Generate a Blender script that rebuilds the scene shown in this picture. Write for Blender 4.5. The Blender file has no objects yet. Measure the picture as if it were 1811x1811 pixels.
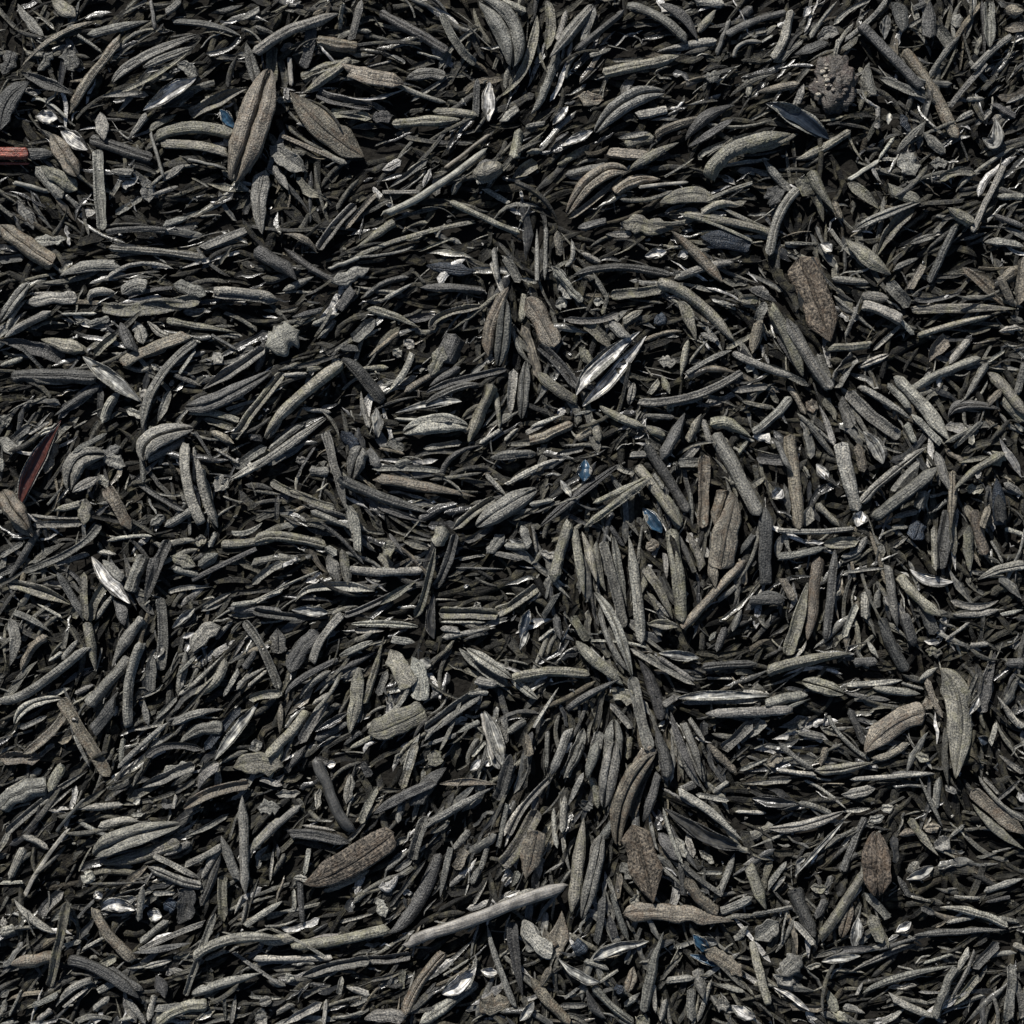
import bpy, math, random
import numpy as np
from mathutils import Vector

# A close-up, looking straight down on a bed of dried curled leaves.
# All lengths below are in tenths of a millimetre (u = 0.1 mm) and scaled by S to metres.
S = 1e-4
SIZE = 1811.0                     # visible width of the bed, 18.1 cm
CAM_H = 3400.0                    # camera height, 34 cm
C = bpy.context.scene.collection
sc = bpy.context.scene
rng = np.random.default_rng(11)
random.seed(5)

# ---------------------------------------------------------------- camera, light, exposure
cd = bpy.data.cameras.new('camera')
cam = bpy.data.objects.new('camera', cd)
C.objects.link(cam)
cam.location = (0, 0, CAM_H * S)
cd.sensor_width = 36.0
cd.lens = 36.0 * CAM_H / SIZE
cd.clip_start = 0.005
cd.clip_end = 20.0
sc.camera = cam

SUN_EL, SUN_AZ = math.radians(37), math.radians(-22)   # azimuth clockwise from the photo's upward direction
world = bpy.data.worlds.new('World')
sc.world = world
world.use_nodes = True
wn = world.node_tree.nodes
sky = wn.new('ShaderNodeTexSky')
sky.sky_type = 'NISHITA'
sky.sun_disc = False
sky.sun_elevation = SUN_EL
sky.sun_rotation = SUN_AZ
world.node_tree.links.new(sky.outputs[0], wn['Background'].inputs[0])
wn['Background'].inputs[1].default_value = 0.05
sd = bpy.data.lights.new('sun', 'SUN')
sd.energy = 5
sd.angle = math.radians(0.5)
sd.color = (1.0, 0.965, 0.91)
sun = bpy.data.objects.new('sun', sd)
C.objects.link(sun)
sdir = Vector((math.sin(SUN_AZ) * math.cos(SUN_EL), math.cos(SUN_AZ) * math.cos(SUN_EL), math.sin(SUN_EL)))
sun.rotation_euler = (-sdir).to_track_quat('-Z', 'Y').to_euler()
sun.location = sdir * 1.0
sc.view_settings.view_transform = 'Standard'
sc.view_settings.look = 'None'
sc.view_settings.gamma = 1
sc.view_settings.use_curve_mapping = False
sc.view_settings.exposure = 0.52

# ---------------------------------------------------------------- materials
def mat_leaf(name, rough=0.45, spec=0.4, lo=0.42, hi=1.85, bump=0.9, grain=0.3, streak=0.36, patch=None, patch_amt=0.0, coat=0.0):
    m = bpy.data.materials.new(name)
    m.use_nodes = True
    nt = m.node_tree
    N, L = nt.nodes, nt.links
    b = N['Principled BSDF']
    at = N.new('ShaderNodeAttribute'); at.attribute_name = 'tint'
    uv = N.new('ShaderNodeUVMap'); uv.uv_map = 'UVMap'
    # sandy grain, in surface units of 0.1 mm
    g = N.new('ShaderNodeTexNoise'); g.noise_dimensions = '2D'
    g.inputs['Scale'].default_value = grain; g.inputs['Detail'].default_value = 2.5; g.inputs['Roughness'].default_value = 0.65
    L.new(uv.outputs[0], g.inputs['Vector'])
    mp = N.new('ShaderNodeMapping'); mp.inputs['Scale'].default_value = (0.03, 0.42, 1)
    L.new(uv.outputs[0], mp.inputs['Vector'])
    s = N.new('ShaderNodeTexNoise'); s.noise_dimensions = '2D'; s.inputs['Scale'].default_value = 1.0; s.inputs['Detail'].default_value = 3
    L.new(mp.outputs[0], s.inputs['Vector'])
    big = N.new('ShaderNodeTexNoise'); big.noise_dimensions = '2D'; big.inputs['Scale'].default_value = 0.05; big.inputs['Detail'].default_value = 3
    L.new(uv.outputs[0], big.inputs['Vector'])
    def rng_(src, a, c, lo_, hi_):
        r = N.new('ShaderNodeMapRange')
        r.inputs['From Min'].default_value = a; r.inputs['From Max'].default_value = c
        r.inputs['To Min'].default_value = lo_; r.inputs['To Max'].default_value = hi_
        L.new(src, r.inputs['Value']); return r.outputs[0]
    def mul(x, y):
        k = N.new('ShaderNodeMath'); k.operation = 'MULTIPLY'; L.new(x, k.inputs[0]); L.new(y, k.inputs[1]); return k.outputs[0]
    fac = mul(mul(rng_(g.outputs[0], 0.34, 0.68, lo, hi), rng_(s.outputs[0], 0.3, 0.7, 1 - streak, 1 + streak * 0.6)), rng_(big.outputs[0], 0.3, 0.7, 0.62, 1.3))
    vm = N.new('ShaderNodeVectorMath'); vm.operation = 'SCALE'
    L.new(at.outputs['Color'], vm.inputs[0]); L.new(fac, vm.inputs['Scale'])
    # the pale grains are warmer than the skin under them
    wm = N.new('ShaderNodeMix'); wm.data_type = 'RGBA'; wm.blend_type = 'MULTIPLY'; wm.inputs['B'].default_value = (1.04, 1.0, .91, 1)
    L.new(rng_(g.outputs[0], 0.5, 0.66, 0.0, 1.0), wm.inputs['Factor']); L.new(vm.outputs[0], wm.inputs['A'])
    col = wm.outputs['Result']
    if patch:
        mx = N.new('ShaderNodeMix'); mx.data_type = 'RGBA'; mx.inputs['B'].default_value = (*patch, 1)
        pn = N.new('ShaderNodeTexNoise'); pn.noise_dimensions = '2D'; pn.inputs['Scale'].default_value = 0.045; pn.inputs['Detail'].default_value = 5; pn.inputs['Roughness'].default_value = 0.7
        L.new(uv.outputs[0], pn.inputs['Vector'])
        L.new(rng_(pn.outputs[0], 0.5, 0.68, 0.0, patch_amt), mx.inputs['Factor'])
        L.new(col, mx.inputs['A'])
        col = mx.outputs['Result']
    L.new(col, b.inputs['Base Color'])
    b.inputs['Roughness'].default_value = rough
    b.inputs['Specular IOR Level'].default_value = spec
    b.inputs['Coat Weight'].default_value = coat
    b.inputs['Coat Roughness'].default_value = 0.3
    ad = N.new('ShaderNodeMath'); ad.operation = 'ADD'
    L.new(g.outputs[0], ad.inputs[0]); L.new(s.outputs[0], ad.inputs[1])
    bp = N.new('ShaderNodeBump'); bp.inputs['Strength'].default_value = bump; bp.inputs['Distance'].default_value = 2.2 * S
    L.new(ad.outputs[0], bp.inputs['Height']); L.new(bp.outputs[0], b.inputs['Normal'])
    return m

M_NEEDLE = mat_leaf('curled_leaf_skin')
M_OLIVE = mat_leaf('lichen_dusted_skin', patch=(0.19, 0.18, 0.10), patch_amt=0.4)
M_BROWN = mat_leaf('brown_leaf_skin', patch=(0.12, 0.078, 0.048), patch_amt=0.45, lo=0.45, hi=1.8)
M_SHEEN = mat_leaf('glossy_underside', rough=0.27, spec=0.55, lo=0.6, hi=1.4, bump=0.35, grain=0.2, streak=0.6)
M_SCAB = mat_leaf('scabby_brown_skin', rough=0.7, spec=0.2, lo=0.2, hi=2.3, bump=1.0, grain=0.2, streak=0.2, patch=(0.10, 0.068, 0.044), patch_amt=0.45)
M_LITTER = mat_leaf('litter_skin', spec=0.12, rough=0.7, lo=0.5, hi=1.6, patch=(0.2, 0.18, 0.11), patch_amt=0.2)
M_STEM = mat_leaf('stem_skin', rough=0.5, lo=0.75, hi=1.25, bump=0.4, streak=0.4)
M_LINING = mat_leaf('pale_lining', rough=0.55, spec=0.25, lo=0.35, hi=1.25, bump=0.5, grain=0.07, streak=0.8)
M_GLOSS = mat_leaf('glossy_dark_lining', rough=0.3, spec=0.6, lo=0.7, hi=1.2, bump=0.3, grain=0.15, streak=0.5)
M_CLOD = mat_leaf('crusty_clod', rough=0.55, spec=0.5, lo=0.4, hi=2.0, bump=1.0, grain=0.25, streak=0.2, patch=(0.05, 0.03, 0.025), patch_amt=0.6)

def soil_mat():
    m = bpy.data.materials.new('dark_soil'); m.use_nodes = True
    N, L = m.node_tree.nodes, m.node_tree.links
    n = N.new('ShaderNodeTexNoise'); n.inputs['Scale'].default_value = 900; n.inputs['Detail'].default_value = 6
    tc = N.new('ShaderNodeTexCoord'); L.new(tc.outputs['Object'], n.inputs['Vector'])
    r = N.new('ShaderNodeValToRGB'); r.color_ramp.elements[0].color = (0.004, 0.004, 0.004, 1); r.color_ramp.elements[1].color = (0.02, 0.018, 0.015, 1)
    L.new(n.outputs[0], r.inputs[0]); L.new(r.outputs[0], N['Principled BSDF'].inputs['Base Color'])
    N['Principled BSDF'].inputs['Roughness'].default_value = 0.9; N['Principled BSDF'].inputs['Specular IOR Level'].default_value = 0.1
    bp = N.new('ShaderNodeBump'); bp.inputs['Distance'].default_value = 6 * S; L.new(n.outputs[0], bp.inputs['Height']); L.new(bp.outputs[0], N['Principled BSDF'].inputs['Normal'])
    return m
M_SOIL = soil_mat()

TINT = {'g': (.115, .1135, .104), 'd': (.052, .0518, .050), 'l': (.178, .174, .156), 'o': (.124, .120, .102),
        'b': (.120, .108, .088), 'k': (.066, .056, .047), 'r': (.21, .055, .038), 'w': (.58, .57, .55), 'u': (.014, .020, .030), 'v': (.016, .042, .075)}  # u and v: blue of sky reflection and glints put into the colour

# ---------------------------------------------------------------- geometry
def noise1(n, k):
    """smooth random curve of n samples with about k waves"""
    c = rng.normal(0, 1, max(3, int(k) + 3))
    x = np.linspace(0, len(c) - 1.001, n)
    i = x.astype(int); f = x - i; f = f * f * (3 - 2 * f)
    return c[i] * (1 - f) + c[i + 1] * f

def profile(t, e0, e1):
    """half-width along the piece: e = how long the taper is at each end (small = snapped off)"""
    a = np.clip(t / e0, 0, 1); c = np.clip((1 - t) / e1, 0, 1)
    fa = (np.sin(a * math.pi / 2) ** .8 if e0 > .4 else a ** .7 if e0 > .1 else a ** .35)
    fc = (np.sin(c * math.pi / 2) ** .8 if e1 > .4 else c ** .7 if e1 > .1 else c ** .35)
    return np.maximum(fa * fc, 0.02)

def spine(pts, n, wob):
    """quadratic curve through the first, middle and last point, resampled"""
    p0, p2 = np.array(pts[0], float), np.array(pts[-1], float)
    pm = np.array(pts[1], float) if len(pts) == 3 else (p0 + p2) / 2
    c = 2 * pm - (p0 + p2) / 2
    t = (1 - np.cos(np.linspace(0, math.pi, n))) / 2 * .5 + np.linspace(0, 1, n) * .5
    P = np.outer((1 - t) ** 2, p0) + np.outer(2 * t * (1 - t), c) + np.outer(t * t, p2)
    d = np.gradient(P, axis=0); d /= np.linalg.norm(d, axis=1)[:, None] + 1e-9
    q = np.stack([-d[:, 1], d[:, 0]], 1)
    P = P + q * (noise1(n, 4) * wob * np.sin(np.pi * t))[:, None]
    return P, q, t

def section(kind, m, w, h):
    """cross-section ring: lateral and vertical offsets and the outward surface coordinate"""
    if kind in 'nt':
        th = np.linspace(0, 2 * math.pi, m, endpoint=False)
        cs, sn = np.cos(th), np.sin(th)
        return np.sign(cs) * np.abs(cs) ** .8 * w / 2, np.sign(sn) * np.abs(sn) ** .72 * h / 2 + h / 2, th * w / 2
    k = m // 2
    s = np.concatenate([np.linspace(1, -1, k), np.linspace(-1, 1, k)])
    top = np.concatenate([np.ones(k), np.zeros(k)])
    return s * w / 2, top, s * w / 2

def sweep(kind, pts, w, h, n=16, m=10, e0=.3, e1=.3, wob=1.5, curl=0., thick=2.5, rough=.06, crease=0., torn=0., zfun=None, z0=0., lat=0., lat_scale=1.):
    """one closed skin swept along a curved spine; returns vertices, faces, uv"""
    P, q, t = spine(pts, n, wob)
    pr = profile(t, e0, e1)
    if kind == 'n' and e0 < .12: pr[0] = pr[1] * .86
    if kind == 'n' and e1 < .12: pr[-1] = pr[-2] * .86
    a, b, uu = section(kind, m, w, h)
    k = m // 2
    L = np.concatenate([[0], np.cumsum(np.linalg.norm(np.diff(P, axis=0), axis=1))])
    wv = 1 + noise1(n, 3) * rough
    V = np.zeros((n, m, 3))
    if kind in 'nt':
        rad = 1 + rng.normal(0, rough * .5, (n, m)) + rng.normal(0, .11, m)[None, :]
        A = a[None, :] * (pr * wv)[:, None] * rad
        hh = (0.35 + 0.65 * pr)
        B = b[None, :] * (pr * wv)[:, None] * rad + (h * .5 * (1 - pr))[:, None]
        if crease:
            j = rng.integers(int(m * .15), int(m * .36)); B[:, j] -= crease * h * pr
    else:
        sl = s_ = a / (w / 2)
        left = wv * (1 + noise1(n, 6 + torn * 12) * torn * .5)
        right = wv * (1 + noise1(n, 6 + torn * 12) * torn * .5)
        half = np.where(s_[None, :] > 0, right[:, None], left[:, None])
        A = a[None, :] * pr[:, None] * half
        curlv = curl * (1 + noise1(n, 2) * .25)
        B = (s_[None, :] ** 2) * (curlv * pr)[:, None] + b[None, :] * thick
        B += (noise1(n, 3) * .05 * w)[:, None] * s_[None, :]
        if crease:
            B -= crease * h * np.exp(-(s_[None, :] / .12) ** 2) * pr[:, None]
        B += rng.normal(0, .25, (n, 1))
        if torn:
            e = np.linspace(-1, 1, k); jag = np.abs(np.interp(s_, e, rng.normal(0, 1, k))) * w * .22 * torn
            dirv = np.gradient(P, axis=0); dirv /= np.linalg.norm(dirv, axis=1)[:, None] + 1e-9
    if lat:
        A = A * 1.0 + lat * (pr ** .5)[:, None] * lat_scale
    V[..., 0] = P[:, 0, None] + q[:, 0, None] * A
    V[..., 1] = P[:, 1, None] + q[:, 1, None] * A
    Z = zfun(t) if zfun is not None else np.zeros(n)
    V[..., 2] = B + Z[:, None] + z0
    if kind in 'nt':
        dv = np.gradient(P, axis=0); dv /= np.linalg.norm(dv, axis=1)[:, None] + 1e-9
        for cut, end, nxt in ((e0 < .12, 0, 1), (e1 < .12, n - 1, n - 2)):
            if cut:
                sh = a * pr[nxt] * rng.normal(0, .55) + rng.normal(0, .05, m) * w
                V[end, :, 0] += dv[end, 0] * sh; V[end, :, 1] += dv[end, 1] * sh
                V[nxt, :, 0] += dv[end, 0] * sh * .7; V[nxt, :, 1] += dv[end, 1] * sh * .7
    if kind not in 'nt' and torn:
        for i, sg in ((0, -1), (1, -.6), (n - 2, .6), (n - 1, 1)):
            V[i, :, 0] += dirv[i, 0] * jag * sg; V[i, :, 1] += dirv[i, 1] * jag * sg
    V = V.reshape(-1, 3)
    i = np.arange(n - 1)[:, None] * m; j = np.arange(m)[None, :]; j2 = (j + 1) % m
    F = np.stack([i + j, i + m + j, i + m + j2, i + j2], -1).reshape(-1, 4)
    off = rng.uniform(0, 5000, 2)
    UV = np.stack([np.repeat(L, m) + off[0], np.tile(uu, n) + off[1]], 1)
    return V, F, UV, n, m

class Skin:
    """collects swept pieces into one mesh"""
    def __init__(s): s.V, s.F, s.U, s.T, s.caps, s.nv = [], [], [], [], [], 0
    def add(s, piece, tint):
        V, F, UV, n, m = piece
        s.V.append(V); s.F.append(F + s.nv); s.U.append(UV)
        s.T.append(np.tile(np.array([*tint, 1.0]), (len(V), 1)))
        s.caps.append(np.arange(m)[::1] + s.nv); s.caps.append((np.arange(m) + (n - 1) * m)[::-1] + s.nv)
        s.nv += len(V)
    def mesh(s, name, mat, origin):
        V = np.concatenate(s.V); F = np.concatenate(s.F); U = np.concatenate(s.U); T = np.concatenate(s.T)
        V = (V - origin) * S; 
        me = bpy.data.meshes.new(name)
        nq = len(F); cl = [len(c) for c in s.caps]
        loops = np.concatenate([F.ravel()] + s.caps).astype(np.int32)
        tot = np.concatenate([np.full(nq, 4), cl]).astype(np.int32)
        st = np.concatenate([[0], np.cumsum(tot)[:-1]]).astype(np.int32)
        me.vertices.add(len(V)); me.loops.add(len(loops)); me.polygons.add(len(tot))
        me.vertices.foreach_set('co', V.astype(np.float32).ravel())
        me.loops.foreach_set('vertex_index', loops)
        me.polygons.foreach_set('loop_start', st); me.polygons.foreach_set('loop_total', tot)
        me.polygons.foreach_set('use_smooth', np.ones(len(tot), bool))
        uvl = me.uv_layers.new(name='UVMap'); uvl.data.foreach_set('uv', U[loops].astype(np.float32).ravel())
        ca = me.color_attributes.new('tint', 'FLOAT_COLOR', 'POINT'); ca.data.foreach_set('color', T.astype(np.float32).ravel())
        me.materials.append(mat)
        me.update(calc_edges=True); me.validate()
        return me

def link(name, me, origin, parent=None, parent_origin=None):
    o = bpy.data.objects.new(name, me); C.objects.link(o)
    if parent: 
        o.parent = parent
        o.location = [(origin[i] - parent_origin[i]) * S for i in range(3)]
    else: o.location = [origin[i] * S for i in range(3)]
    return o

def tint_of(c, f=.17):
    t = np.array(TINT[c]) * rng.uniform(1 - 1.6 * f, 1 + 1.6 * f)
    return t * (1 + rng.normal(0, .008, 3))

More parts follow.
